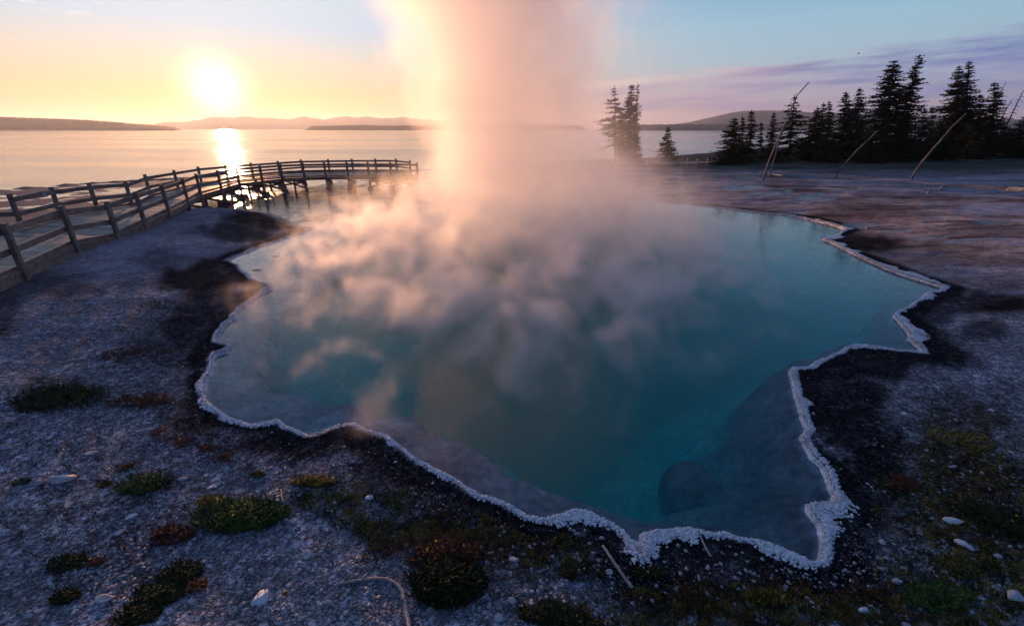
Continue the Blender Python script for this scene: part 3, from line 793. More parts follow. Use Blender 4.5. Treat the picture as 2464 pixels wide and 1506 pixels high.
for k, (bu, tu, tv, Y, w, lb, st, low, mt, sp_, bi) in enumerate(TR):
    if tu > 2500: continue
    conifer(bu, tu, tv, Y, w, lb, g1, 'spruce' if st == 'pine2' else st, k, low, mt, sparse=sp_, bias=bi)
g2 = 'conifers standing alone by the far shore'
conifer(1481, 1479, 207, 50, 24, 'thin tall pine half lost in steam left of the dark shore trees', g2, 'pine', 71, .25, 'needles_b', sparse=.85, bias=-.35)
conifer(1512, 1521, 202, 51, 17, 'dark dense pine by the shore between two thinner ones', g2, 'col', 72, .05, 'needles', bias=0)
conifer(1524, 1535, 203, 51.5, 9, 'very thin sparse pine leaning beside the dark shore pine', g2, 'col', 73, .3, 'needles', sparse=.45)
conifer(1494, 1494, 258, 51.5, 11, 'shorter pine in front of the dark shore pine', g2, 'col', 74, .1, 'needles')
conifer(1533, 1530, 305, 50, 15, 'low bushy conifer at the foot of the dark shore pine', g2, 'spruce', 75, .0, 'needles_b')
conifer(1602, 1607, 305, 54, 20, 'single small cone shaped fir in front of the distant rails', g2, 'spruce', 76, .0, 'needles_b')

# ------------------------------------------------------------------ dead leaning trunks, logs and sticks
def deadtree(pts, r0, r1, label, twigs=0, seed=0, name='dead_tree', group='dead leaning trunks', Y=None, lift=True):
    r = np.random.default_rng(seed)
    W = []
    b = P(pts[0][0], pts[0][1], .05) if Y is None else None
    if b is not None:
        z = hz(b[0], b[1]); b = P(pts[0][0], pts[0][1], z); Y = b[1]
    for i, (u, v) in enumerate(pts): W.append(atY(u, v, Y+.15*i))
    o0 = Vector(W[0]); zb = hz(o0.x, o0.y); o0.z = zb
    root = empty(name, tuple(o0), label, 'dead tree', group)
    L_ = [Vector(w)-o0 for w in W]; L_[0].z = -.15
    # dense smooth path
    path = []
    for i in range(len(L_)-1):
        for q in range(5): path.append(L_[i].lerp(L_[i+1], q/5)+Vector((r.normal()*.01, r.normal()*.01, 0)))
    path.append(L_[-1]); n = len(path)
    rad = [r0+(r1-r0)*(i/(n-1))+(r0*.6*max(0, 1-i/1.5)) for i in range(n)]
    mb = MB(); mb.tube(path, rad, 8, .06)
    mb.build('trunk', M['grey_trunk'] if not twigs else M['bark'], root, True)
    if twigs:
        mt = MB()
        for k in range(twigs):
            i = r.integers(n//3, n-1); p = path[i]; d = Vector((r.normal(), r.normal(), r.uniform(-.5, .2))).normalized()
            mt.tube([p, p+d*.2, p+d*.4+Vector((0, 0, -.12))], [.018, .012, .005], 3)
        mt.build('twigs', M['bark'], root)
    return root
deadtree([(1835,434),(1848,395),(1872,335),(1900,274),(1918,230),(1947,198)], .07, .03, 'tall bleached dead trunk leaning right with its tip against the sky', 0, 1)
deadtree([(1852,424),(1866,370),(1880,325),(1890,300)], .05, .03, 'thinner dead trunk leaning beside the tall bleached one', 0, 2)
deadtree([(2010,430),(2021,407),(2062,362),(2112,315)], .06, .03, 'pale dead trunk leaning in front of the middle of the forest', 0, 3)
deadtree([(2191,434),(2206,408),(2242,362),(2285,312),(2325,273)], .075, .035, 'thick pale dead trunk leaning far right before the high spruces', 0, 4)
deadtree([(2368,360),(2385,300),(2402,245),(2420,198)], .06, .02, 'bare dark pole tree leaning behind the open sided spruce', 26, 5, Y=50)
deadtree([(2395,320),(2415,275),(2436,238)], .07, .02, 'short bare pole tree leaning before the right edge', 6, 6, Y=50)
deadtree([(2400,350),(2425,295),(2445,255),(2463,218)], .07, .03, 'twiggy dead tree leaning at the right edge of the picture', 40, 7, Y=49)
def log(pts, r0, r1, label, name='log', cat='log', group=None, mat='deadwood', z0=None, forks=()):
    Q = []
    for (u, v) in pts:
        p = P(u, v, .1); z = hz(p[0], p[1]); p = P(u, v, z+r0*.8); Q.append(Vector((p[0], p[1], max(z, hz(p[0], p[1]))+r0*.8)))
    o0 = Q[0].copy(); o = None; mb = MB(); path = []
    Q = [q-o0 for q in Q]
    for i in range(len(Q)-1):
        for q in range(6): path.append(Q[i].lerp(Q[i+1], q/6)+Vector((random.uniform(-1, 1), random.uniform(-1, 1), random.uniform(-1, 1)))*r0*.15)
    path.append(Q[-1]); n = len(path)
    mb.tube(path, [r0+(r1-r0)*i/(n-1) for i in range(n)], 8, .08)
    for (i, dx, dy, dz, l) in forks:
        p = path[i]; mb.tube([p, p+Vector((dx, dy, dz))*l], [r1*.8, r1*.4], 5)
    o = mb.build(name, M[mat], None, True); o.location = o0
    return tag(o, label, cat, group)
log([(808,1406),(850,1398),(895,1391),(930,1392),(955,1405),(970,1425),(976,1455),(984,1500),(988,1540)], .010, .017, 'thin curved pale stick lying on gravel at the bottom edge', 'stick', 'stick', 'sticks on the near bank', forks=((9, .3, .8, .3, .05), (34, -.5, .4, .3, .05)))
log([(1450,1312),(1475,1348),(1500,1385),(1522,1414)], .011, .015, 'straight grey stick pointing at the notch in the rim', 'stick', 'stick', 'sticks on the near bank')
log([(1684,1286),(1692,1305),(1704,1328),(1712,1338)], .008, .011, 'short stick poking over the white rim at the front', 'stick', 'stick', 'sticks on the near bank', z0=1)
log([(676,1178),(679,1200),(682,1212)], .006, .009, 'short pale twig right of the big green clump', 'stick', 'stick', 'sticks on the near bank')
log([(2424,455),(2450,457),(2480,459)], .13, .14, 'sunlit pale fallen log at the right edge', 'log', 'log')
log([(2085,549),(2110,546),(2155,543)], .035, .02, 'thin warm lit driftwood branch on the brown bank', 'log', 'log')
log([(1826,417),(1850,419),(1886,423)], .05, .04, 'slim fallen log behind the foot of the tall dead trunk', 'log', 'log')
log([(2262,458),(2264,452),(2268,447)], .05, .04, 'little pale stump on the right flat', 'log', 'stump')
log([(2232,463),(2240,463)], .05, .05, 'tiny sunlit wood piece left of the small stump', 'log', 'log')
log([(60,1180),(64,1180)], .004, .004, 'tiny twig on the left bank', 'stick', 'stick')

# ------------------------------------------------------------------ bird
b0 = atY(2066, 130, 30.)
rt = empty('bird', tuple(b0), 'tiny dark bird flying high above the forest', 'bird'); rt.scale = (.45, .45, .45)
V0, F0 = I2
mesh('body', V0*np.array([.10, .035, .035])+np.array([0, 0, 0]), F0, M['bird'], rt, True)
mb = MB()
for s in (-1, 1):
    mb = MB(); mb.hexa([(-.05, s*.02, .01), (.05, s*.02, .01), (.03, s*.16, .10), (-.05, s*.16, .10)], [(-.05, s*.02, .02), (.05, s*.02, .02), (.03, s*.16, .11), (-.05, s*.16, .11)])
    mb.hexa([(-.05, s*.16, .10), (.03, s*.16, .10), (-.05, s*.32, .08), (-.08, s*.32, .08)], [(-.05, s*.16, .11), (.03, s*.16, .11), (-.05, s*.32, .085), (-.08, s*.32, .085)])
    mb.build('wing', M['bird'], rt)
mb = MB(); mb.hexa([(-.09, -.02, 0), (-.09, .02, 0), (-.17, .04, 0), (-.17, -.04, 0)], [(-.09, -.02, .01), (-.09, .02, .01), (-.17, .04, .01), (-.17, -.04, .01)]); mb.build('tail', M['bird'], rt)

# ------------------------------------------------------------------ plants of the near bank
def blades(cx, cy, n, rx, ry, hgt, r, wid=.006, spread=.7, yaw=0., clump=True):
    """many thin leaf blades; returns triangles"""
    a = r.uniform(0, 6.283, n); q = np.sqrt(r.random(n))
    dx, dy = rx*q*np.cos(a), ry*q*np.sin(a)
    c, s = math.cos(yaw), math.sin(yaw)
    x = cx+dx*c-dy*s; y = cy+dx*s+dy*c
    cl = fbm(x*9, y*9, 33, 3); k = cl+r.random(n)*.3 > .42
    x, y, q = x[k], y[k], q[k]; n = len(x)
    z = terrain(x, y)
    t = r.uniform(0, 6.283, n); h = hgt*(1.1-.6*q)*r.uniform(.4, 1.15, n); tilt = r.uniform(.1, spread, n)
    tip = np.stack([x+np.cos(t)*h*tilt, y+np.sin(t)*h*tilt, z+h], 1)
    w = wid*r.uniform(.6, 1.5, n)
    bx = -np.sin(t)*w; by = np.cos(t)*w
    p1 = np.stack([x+bx, y+by, z-.004], 1); p2 = np.stack([x-bx, y-by, z-.004], 1)
    m_ = (p1+tip)/2+np.stack([bx*.9, by*.9, h*.08], 1); m2 = (p2+tip)/2+np.stack([-bx*.9, -by*.9, h*.08], 1)
    T_ = np.concatenate([np.stack([p1, p2, m2], 1), np.stack([p1, m2, m_], 1), np.stack([m_, m2, tip], 1)])
    return T_.reshape(-1, 3)
def twigs_leaves(cx, cy, n, rx, ry, hgt, r, leaf=.012, yaw=0.):
    """low branching plant: stems carrying little leaves all along"""
    a = r.uniform(0, 6.283, n); q = np.sqrt(r.random(n)); dx, dy = rx*q*np.cos(a), ry*q*np.sin(a)
    c, s = math.cos(yaw), math.sin(yaw); x = cx+dx*c-dy*s; y = cy+dx*s+dy*c
    k = fbm(x*7, y*7, 34, 4)*1.5-.25+r.random(n)*.35-.25*q > .42; x, y, q = x[k], y[k], q[k]
    z = terrain(x, y); out = []
    m = 9
    for i in range(len(x)):
        h = hgt*(1.1-.7*q[i])*r.uniform(.5, 1.1); t = r.uniform(0, 6.283); tl = r.uniform(.1, .9)
        f = (np.arange(m)+r.random(m))/m
        px = x[i]+np.cos(t)*tl*h*f; py = y[i]+np.sin(t)*tl*h*f; pz = z[i]+h*f*(1-.15*f)
        b = r.uniform(0, 6.283, m); lx, ly, lz = np.cos(b), np.sin(b), r.uniform(.1, .9, m); s_ = leaf*r.uniform(.7, 1.5, m)
        c0 = np.stack([px, py, pz], 1); d = np.stack([lx, ly, lz], 1)*s_[:, None]; w = np.stack([-ly, lx, 0*lx], 1)*s_[:, None]*.3
        out.append(np.stack([c0+w+d*.4, c0-w+d*.4, c0+d*1.5], 1)); out.append(np.stack([c0, c0+w+d*.4, c0-w+d*.4][::-1], 1))
    return np.concatenate(out).reshape(-1, 3) if out else np.zeros((0, 3))
def plant(u, v, rpx, rvpx, hpx, label, mat, kind='twig', n=120, seed=0, flowers=(), yaw=0., name='low_plant', group='low plants on the near bank', extra=None):
    r = np.random.default_rng(seed+2000)
    p = P(u, v, .08); D = p[1]*CP+H*SP; rx = rpx/F*D
    p2 = P(u, v+rvpx, .08); ry = abs(p2[1]-p[1]); h = hpx/F*D/CP*.72
    z = hz(p[0], p[1])
    T_ = twigs_leaves(p[0], p[1], int(n*2.), rx*1.35, ry*1.35, h, r, leaf=.010+.004*rpx/60, yaw=yaw) if kind == 'twig' else blades(p[0], p[1], n, rx, ry, h, r, yaw=yaw)
    if kind == 'twig' and n >= 60: T_ = np.concatenate([T_, blades(p[0], p[1], int(n*1.2), rx*1.5, ry*1.5, h*1.25, r, wid=.004, spread=1.1, yaw=yaw)])
    loc = np.array([p[0], p[1], z])
    if len(T_) == 0: return
    o = mesh(name, T_-loc, np.arange(len(T_)).reshape(-1, 3), M[mat]); o.location = tuple(loc)
    tag(o, label, 'plant', group)
    if extra and n >= 150:
        T2 = twigs_leaves(p[0], p[1], n//2, rx*1.1, ry*1.1, h*.7, r, yaw=yaw)
        if len(T2): 
            e = mesh('dry_stems', T2-loc, np.arange(len(T2)).reshape(-1, 3), M[extra], o)
    for k in range(flowers or 0):
        a = r.uniform(0, 6.28); q = r.uniform(.2, 1.0); c = np.array([rx*q*math.cos(a), ry*q*math.sin(a), h*r.uniform(.55, .95)])
        V, Fc = scatter(np.array([c]), [.010], I1, .25, (.5, .7), int(r.integers(1e6))); mesh('flower', V, Fc, M['flower'], o)
    return o
PL = [
 (145,968,72,26,22,'dark green mat of plants on the left bank','leaf_d','twig',420,0,'leaf_g'),
 (205,950,30,14,16,'small green plant at the right end of the dark green mat','leaf_g','twig',90,0,None),
 (345,1170,42,20,34,'bright green tuft with a few yellow flowers','leaf_g','twig',150,3,None),
 (395,1172,20,12,18,'small dark plant right of the yellow flowered green tuft','leaf_d','twig',50,0,None),
 (583,1246,78,30,44,'large green clump above the bottom left stones','leaf_g','twig',460,2,'leaf_d'),
 (515,1212,26,14,24,'small olive clump behind the large green clump','leaf_y','twig',60,2,'leaf_d'),
 (640,1232,24,14,30,'green sprig at the right end of the large green clump','leaf_g','twig',70,0,None),
 (755,1160,38,9,22,'yellowish feathery plant leaning right by the dark band','leaf_y','twig',110,0,None),
 (620,1140,18,6,16,'small pale yellow tuft on the dark gravel','leaf_y','blade',90,0,None),
 (1080,1405,62,44,56,'big dark bushy clump at the bottom centre','leaf_d','twig',800,0,'leaf_g'),
 (1080,1330,60,26,40,'russet and olive plant behind the big dark clump','leaf_r','twig',220,3,'leaf_d'),
 (170,1372,30,16,26,'dark spiky tuft on the left gravel','leaf_d','twig',70,0,None),
 (172,1458,22,14,26,'dark tuft near the bottom left corner','leaf_d','twig',60,0,None),
 (440,1392,36,26,22,'trailing dark green mat rising towards the stones','leaf_d','twig',160,0,'leaf_g'),
 (390,1445,44,24,22,'middle of the trailing dark mat near the bottom edge','leaf_d','twig',180,0,'leaf_g'),
 (340,1500,40,22,24,'lower end of the trailing dark mat at the bottom edge','leaf_d','twig',140,0,None),
 (480,1425,16,12,22,'small reddish sprig right of the trailing mat','leaf_r','twig',40,0,None),
 (418,1296,36,18,26,'dark red brown plant left of the large green clump','leaf_r','twig',130,0,'leaf_d'),
 (365,962,34,14,18,'reddish mat with a yellow flower on the left bank','leaf_r','twig',110,2,None),
 (300,965,34,12,12,'sparse reddish mat left of the flowered red mat','leaf_r','twig',70,0,None),
 (378,742,26,12,14,'dark tuft on the blue grey bank below the boardwalk','leaf_d','twig',60,0,None),
 (410,770,22,10,12,'dark red tuft near the dark band of the left bank','leaf_r','twig',50,0,None),
 (330,855,60,16,12,'low dark scrub patch on the upper left bank','leaf_r','twig',120,0,'leaf_d'),
 (438,1065,12,10,40,'upright reddish stems with yellow tips','leaf_r','twig',40,2,None),
 (492,1078,12,8,22,'short reddish stems right of the upright ones','leaf_r','twig',26,0,None),
 (545,1100,14,8,22,'reddish stems near the lower shore of the left bank','leaf_r','twig',26,0,None),
 (385,1040,16,8,20,'faint red stems on the left bank slope','leaf_r','twig',26,0,None),
 (60,1175,14,8,14,'little dark plant beside the pale slabs','leaf_d','twig',24,0,None),
 (250,1175,16,8,16,'little dark plant left of the flowered green tuft','leaf_d','twig',30,0,None),
 (1400,1370,40,18,22,'low olive plants left of the straight grey stick','leaf_d','twig',130,2,'leaf_y'),
 (1320,1480,50,22,30,'dark plant clump at the bottom edge right of the white chips','leaf_d','twig',180,0,None),
 (1380,1500,50,18,34,'olive clump at the bottom edge','leaf_d','twig',160,0,'leaf_y'),
 (1840,1440,50,18,40,'grassy yellow green tuft below the lower rim','leaf_y','blade',420,0,None),
 (1560,1375,34,12,20,'olive plant by the notch in the rim','leaf_d','twig',80,1,None),
 (2260,1440,60,26,34,'mossy green clump at the lower right','leaf_g','twig',260,0,'leaf_d'),
 (2400,1260,56,34,34,'dark green clump at the right edge','leaf_d','twig',260,2,'leaf_g'),
 (2170,1160,34,14,22,'brown scrubby plant beside the black band','leaf_r','twig',90,0,'leaf_d'),
 (2310,1060,50,22,20,'brown and yellow plants on the right bank','leaf_y','twig',120,4,'leaf_r'),
 (300,1130,16,8,20,'small red plant above the flowered green tuft','leaf_r','twig',30,0,None),
 (240,1370,14,8,26,'small red stems on the lower left gravel','leaf_r','twig',24,1,None),
 (690,1440,6,4,24,'single yellow flower on the gravel by the white rock','leaf_r','twig',8,2,None),
 (858,1400,6,4,18,'pair of yellow flowers above the curved stick','leaf_y','twig',8,3,None),
]
for k, (u, v, ru, rv, hp, lb, mt, kd, n_, fl, ex) in enumerate(PL):
    plant(u, v, ru, rv, hp, lb, mt, kd, n_, k, fl, extra=ex)
# ground cover too fine to count
def cover(L_, n, mat, label, hgt, seed, name='ground_cover'):
    r = np.random.default_rng(seed); u = r.uniform(-40, 2500, n*4); v = r.uniform(560, 1530, n*4)
    w = blob(u, v, L_, 7)*sstep(.38, .62, fbm(u*.03, v*.045, 88+seed, 4)); k = r.random(n*4) < w; u, v = u[k][:n], v[k][:n]
    pts = np.array([P(a, b, .06) for a, b in zip(u, v)]); x, y = pts[:, 0], pts[:, 1]
    sp = sd_fast(x, y, PO, 4.); k = sp > .22; x, y = x[k], y[k]; n = len(x); z = terrain(x, y)
    T_ = []
    for q in range(3):
        t = r.uniform(0, 6.283, n); h = hgt*r.uniform(.3, 1.2, n); tl = r.uniform(.3, 1.4, n); w_ = .0045*r.uniform(.6, 1.6, n)
        bx, by = -np.sin(t)*w_, np.cos(t)*w_; x0 = x+r.normal(0, .012, n); y0 = y+r.normal(0, .012, n)
        T_.append(np.stack([np.stack([x0+bx, y0+by, z-.003], 1), np.stack([x0-bx, y0-by, z-.003], 1), np.stack([x0+np.cos(t)*h*tl, y0+np.sin(t)*h*tl, z+h], 1)], 1))
    T_ = np.concatenate(T_).reshape(-1, 3)
    return tag(mesh(name, T_, np.arange(len(T_)).reshape(-1, 3), M[mat]), label, 'ground cover', kind='stuff')
MOSS = [(850,1210,150,50,.9),(1050,1270,260,60,.9),(1300,1340,150,60,.7),(1850,1460,500,60,.9),(2300,1180,190,170,.6),(2330,1400,220,120,.8),(1640,1480,250,50,.7)]
cover(MOSS, 60000, 'leaf_y', 'yellow olive moss and low growth along the near bank', .024, 1)
cover(MOSS, 40000, 'leaf_d', 'dark low growth among the moss', .03, 2)
cover([(600,1060,260,90,.5),(1100,1320,260,90,.9),(1900,1450,420,70,.9),(2330,1150,170,200,.7),(260,1200,260,300,.28),(330,850,150,60,.6),(2200,620,220,40,.5)], 34000, 'leaf_r', 'russet dry stems scattered over the banks', .03, 3)
MOSSF = [(900,1235,130,50,.5),(1250,1320,200,50,.5),(2350,1120,120,140,.6),(560,1240,100,50,.3),(250,1200,250,200,.12)]
def tiny_flowers():
    r = np.random.default_rng(77); n = 1500; u = r.uniform(0, 2460, n); v = r.uniform(900, 1500, n)
    k = r.random(n) < blob(u, v, MOSSF, 3); u, v = u[k], v[k]
    pts = np.array([P(a, b, .1) for a, b in zip(u, v)]); sp = sd_fast(pts[:, 0], pts[:, 1], PO, 4.); pts = pts[sp > .35]
    z = terrain(pts[:, 0], pts[:, 1]); C = np.stack([pts[:, 0], pts[:, 1], z+.035], 1)
    V, Fc = scatter(C, np.full(len(C), .0075), I0, .3, (.4, .7), 9)
    tag(mesh('wildflowers', V, Fc, M['flower']), 'specks of yellow wildflowers in the moss', 'wildflowers', kind='stuff')
tiny_flowers()

# ------------------------------------------------------------------ far shores
def ridge(name, prof, D, depth, mat, label, seed=0, rough=.02, tooth=0):
    us = np.linspace(prof[0][0], prof[-1][0], 260); vs = np.interp(us, [p[0] for p in prof], [p[1] for p in prof])
    V = []; n = len(us)
    for u, v in zip(us, vs):
        c = atY(u, v, D); x = c[0]; hgt = max(c[2], .0)
        hgt *= 1+rough*(fbm(np.array([u*.06]), np.array([seed*1.]), seed, 4)[0]-.5)*2
        hgt += tooth*random.random()
        edge = sstep(0, .04, min(u-us[0], us[-1]-u)/(us[-1]-us[0])); hgt = hgt*float(edge)-2*(1-float(edge))
        s = x/D
        for q, f in ((-1, -.02), (-.75, .28), (-.5, .55), (-.25, .85), (0, 1.), (.4, .7), (1, -.02)):
            yy = D+q*depth; jit = (fbm(np.array([u*.15+q*9]), np.array([q*5.+seed]), 7, 3)[0]-.5)*.25*(1-abs(q))*(f < 1)
            V.append((s*yy, yy, hgt*(f+jit) if f > 0 else -3.))
    Fc = [(i*7+j, (i+1)*7+j, (i+1)*7+j+1, i*7+j+1) for i in range(n-1) for j in range(6)]
    o = mesh(name, V, Fc, mat, smooth=tooth == 0); return tag(o, label, 'hills', kind='structure')
ridge('hills', [(-300, 274), (-60, 279), (0, 282), (60, 284), (140, 287), (200, 289), (260, 293), (330, 299), (380, 303), (430, 307), (446, 310)], 1500, 300, M['hill'], 'low dark wooded headland reaching in from the left', 1, .02, 1.5)
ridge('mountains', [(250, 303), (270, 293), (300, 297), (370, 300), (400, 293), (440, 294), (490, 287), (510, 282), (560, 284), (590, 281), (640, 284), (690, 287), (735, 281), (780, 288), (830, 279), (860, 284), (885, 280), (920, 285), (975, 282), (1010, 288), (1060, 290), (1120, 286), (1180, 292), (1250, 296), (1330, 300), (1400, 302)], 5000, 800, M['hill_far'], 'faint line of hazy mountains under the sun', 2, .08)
ridge('hills', [(722, 310), (740, 304.5), (800, 303), (870, 302), (940, 303), (1100, 302), (1300, 303), (1420, 303)], 1700, 200, M['hill'], 'thin dark wooded shore line left of the plume', 3, .02, 1.2)
ridge('hills', [(1420, 305), (1500, 302), (1560, 301), (1700, 300), (1850, 299), (2000, 298), (2200, 298), (2500, 296), (2700, 295)], 1300, 150, M['hill'], 'dark low far shore right of the shore pines', 4, .02, 1.5)
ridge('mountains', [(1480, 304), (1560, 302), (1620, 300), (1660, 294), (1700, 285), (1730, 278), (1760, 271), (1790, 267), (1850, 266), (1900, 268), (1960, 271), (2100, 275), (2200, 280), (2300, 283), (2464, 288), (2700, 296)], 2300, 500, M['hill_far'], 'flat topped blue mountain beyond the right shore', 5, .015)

# ------------------------------------------------------------------ steam
def steam(name, label, lo, hi, res, fn, mat):
    me = bpy.data.meshes.new(name); o = bpy.data.objects.new(name, me); COL.objects.link(o)
    ng = bpy.data.node_groups.new(name, 'GeometryNodeTree')
    ng.interface.new_socket('Geometry', in_out='INPUT', socket_type='NodeSocketGeometry')
    ng.interface.new_socket('Geometry', in_out='OUTPUT', socket_type='NodeSocketGeometry')
    t = NT(ng); out = t.node('NodeGroupOutput'); vc = t.node('GeometryNodeVolumeCube')
    pos = t.node('GeometryNodeInputPosition').outputs[0]
    t.put(vc.inputs['Density'], fn(t, pos)); vc.inputs['Min'].default_value = lo; vc.inputs['Max'].default_value = hi
    for k, r_ in zip(('Resolution X', 'Resolution Y', 'Resolution Z'), res): vc.inputs[k].default_value = r_
    sm = t.node('GeometryNodeSetMaterial'); sm.inputs['Material'].default_value = mat
    t.l.new(vc.outputs[0], sm.inputs[0]); t.l.new(sm.outputs[0], out.inputs[0])
    o.modifiers.new('steam', 'NODES').node_group = ng; me.materials.append(mat)
    return tag(o, label, 'steam', kind='stuff')
def steam_mat(dens, aniso=.35, col=(.95, .93, .95)):
    m = bpy.data.materials.new('steam'); m.use_nodes = True; t = NT(m.node_tree); t.n.clear()
    pv = t.node('ShaderNodeVolumePrincipled'); pv.inputs['Color'].default_value = (*col, 1); pv.inputs['Anisotropy'].default_value = aniso
    pv.inputs['Density'].default_value = dens
    out = t.node('ShaderNodeOutputMaterial'); t.l.new(pv.outputs[0], out.inputs['Volume']); return m
def main_steam(t, pos):
    x, y, z = t.sep(pos)
    warp = t.vm('SUBTRACT', t.noise(pos, .55, 2, .5, out=1), (.5, .5, .5))
    wp = t.vm('ADD', pos, t.vm('SCALE', warp, scale=1.1))
    # low billows drifting over the pool
    q = t.vm('MULTIPLY', wp, (1.15, .85, 1.3))
    n = t.noise(q, .9, 6, .6, dist=.9)
    ex = t.m('DIVIDE', t.m('SUBTRACT', x, t.m('ADD', -.6, t.m('MULTIPLY', y, .07))), t.lin(y, 4., 20., 6.5, 11.))
    ey = t.m('DIVIDE', t.m('SUBTRACT', y, 15.5), 13.5)
    e = t.m('SQRT', t.m('ADD', t.m('MULTIPLY', ex, ex), t.m('MULTIPLY', ey, ey)))
    mask = t.ss(e, 1.12, .5)
    hL = t.m('MULTIPLY', t.lin(y, 5., 19., .85, 2.7), t.lin(e, 0., 1., 1.15, .45))
    zr = t.m('DIVIDE', z, hL)
    thr = t.m('ADD', t.m('ADD', t.lin(mask, 0., 1., .56, .37), t.lin(y, 14., 24., 0., -.10)), t.m('MULTIPLY', zr, .13))
    low = t.m('MULTIPLY', t.ss(n, thr, t.m('ADD', thr, .24)), t.ss(zr, 1.6, .2))
    low = t.m('MULTIPLY', low, t.m('MULTIPLY', mask, t.lin(y, 6., 18., 2.6, .24)))
    # rising plume
    n2 = t.noise(t.vm('MULTIPLY', wp, (1., 1., .55)), .45, 4, .5)
    cx = t.m('ADD', -.5, t.m('MULTIPLY', t.m('SUBTRACT', z, 3.5), -.16))
    R = t.m('ADD', 3.75, t.m('MULTIPLY', t.m('MAXIMUM', t.m('SUBTRACT', z, 4.), 0.), .22))
    R = t.m('ADD', R, t.m('MULTIPLY', t.m('MAXIMUM', t.m('SUBTRACT', 3., z), 0.), .9))
    rx = t.m('SUBTRACT', x, t.m('ADD', cx, t.m('MULTIPLY', t.m('SUBTRACT', t.noise(t.comb(0., 0., z), .35, 2), .5), 1.8)))
    rx = t.m('MULTIPLY', rx, t.m('MULTIPLY', t.ss(rx, -.5, 3., 1., .78), t.ss(rx, -3.2, -.8, 1.38, 1.))); ry = t.m('SUBTRACT', y, 17.5)
    rr = t.m('DIVIDE', t.m('SQRT', t.m('ADD', t.m('MULTIPLY', rx, rx), t.m('MULTIPLY', ry, ry))), R)
    rr = t.m('ADD', rr, t.m('MULTIPLY', t.m('SUBTRACT', n2, .5), 1.1))
    n3 = t.noise(wp, 1.1, 4, .55)
    rr = t.m('ADD', rr, t.m('MULTIPLY', t.m('SUBTRACT', n3, .5), 1.0))
    col = t.m('MULTIPLY', t.m('MULTIPLY', t.ss(rr, 1.12, .4), t.ss(rx, .6, 3.4, 1., .62)), t.lin(z, 0., 3., .15, .50))
    col = t.m('MULTIPLY', col, t.lin(z, 5., 13., 1., .55))
    # thin veil trailing right of the plume
    vx = t.m('DIVIDE', t.m('SUBTRACT', x, 3.6), 4.2); vy = t.m('DIVIDE', t.m('SUBTRACT', y, 21.), 8.)
    vv = t.m('SQRT', t.m('ADD', t.m('MULTIPLY', vx, vx), t.m('MULTIPLY', vy, vy)))
    veil = t.m('MULTIPLY', t.m('MULTIPLY', t.ss(vv, 1., .2), t.ss(n2, .3, .7)), t.m('MULTIPLY', t.ss(z, 6.5, .5), .09))
    thin = t.m('MULTIPLY', t.m('MULTIPLY', t.ss(e, 1.0, .3), t.ss(z, 1.6, .1)), .002)  # faint low steam layer over the pool, added to brighten the water
    d = t.m('ADD', t.m('ADD', t.m('MAXIMUM', low, col), veil), thin)
    return t.m('MULTIPLY', d, t.ss(z, .0, .12))
M['steam'] = steam_mat(1.0, .55, (1., .985, .99))
steam('steam', 'dense steam plume rising from the hot spring, lit peach by the low sun', (-11, 4.5, 0), (14, 31, 13.), (230, 245, 110), main_steam, M['steam'])

# ------------------------------------------------------------------ haze
def haze(density):
    m = bpy.data.materials.new('haze'); m.use_nodes = True; t = NT(m.node_tree); t.n.clear()
    pv = t.node('ShaderNodeVolumePrincipled'); pv.inputs['Color'].default_value = (.78, .86, .97, 1); pv.inputs['Density'].default_value = density; pv.inputs['Anisotropy'].default_value = .5
    out = t.node('ShaderNodeOutputMaterial'); t.l.new(pv.outputs[0], out.inputs['Volume'])
    mb = MB(); a, b, z0, z1 = -9000., 9000., -36., 190.
    mb.add([(a, -4000, z0), (b, -4000, z0), (b, 9000, z0), (a, 9000, z0), (a, -4000, z1), (b, -4000, z1), (b, 9000, z1), (a, 9000, z1)], [(3, 2, 1, 0), (4, 5, 6, 7), (0, 1, 5, 4), (1, 2, 6, 5), (2, 3, 7, 6), (3, 0, 4, 7)])
    o = mb.build('haze', m); return tag(o, 'thin morning haze over the lake', 'haze', kind='stuff')
HAZE = 1.4e-4
if HAZE: haze(HAZE)

# ------------------------------------------------------------------ sky
w = bpy.data.worlds.new('World'); scene.world = w; w.use_nodes = True
t = NT(w.node_tree); t.n.clear()
gen = t.node('ShaderNodeTexCoord').outputs['Generated']
dx, dy, dz = t.sep(t.vm('NORMALIZE', gen))
el = t.m('MULTIPLY', t.m('ARCSINE', dz), 57.2958)
az = t.m('MULTIPLY', t.m('ARCTAN2', dx, dy), 57.2958)           # 0 straight ahead, + to the right
daz = t.m('SUBTRACT', az, math.degrees(SUN_AZ))
cosS = t.vm('DOT_PRODUCT', t.vm('NORMALIZE', gen), tuple(SUN), out=1)
ang = t.m('MULTIPLY', t.m('ARCCOSINE', t.m('MINIMUM', cosS, .99999999)), 57.2958)
sky = t.node('ShaderNodeTexSky', sky_type='NISHITA'); sky.sun_disc = False; sky.sun_elevation = SUN_EL; sky.sun_rotation = SUN_AZ
sky.dust_density = 1.0; sky.air_density = 1.; sky.ozone_density = 1.5
e01 = t.m('DIVIDE', t.m('MAXIMUM', el, 0.), 90.)
P5 = lambda e: (e/90.)**.5
sunside = t.ramp(t.m('POWER', e01, .5), [(0., L(240, 158, 96)), (P5(1.5), L(246, 180, 116)), (P5(3.5), L(232, 190, 142)), (P5(6.), L(208, 204, 190)), (P5(9.5), L(180, 212, 236)), (P5(14), L(200, 222, 234)), (P5(32), (.12, .25, .48)), (1., (.02, .06, .20))])
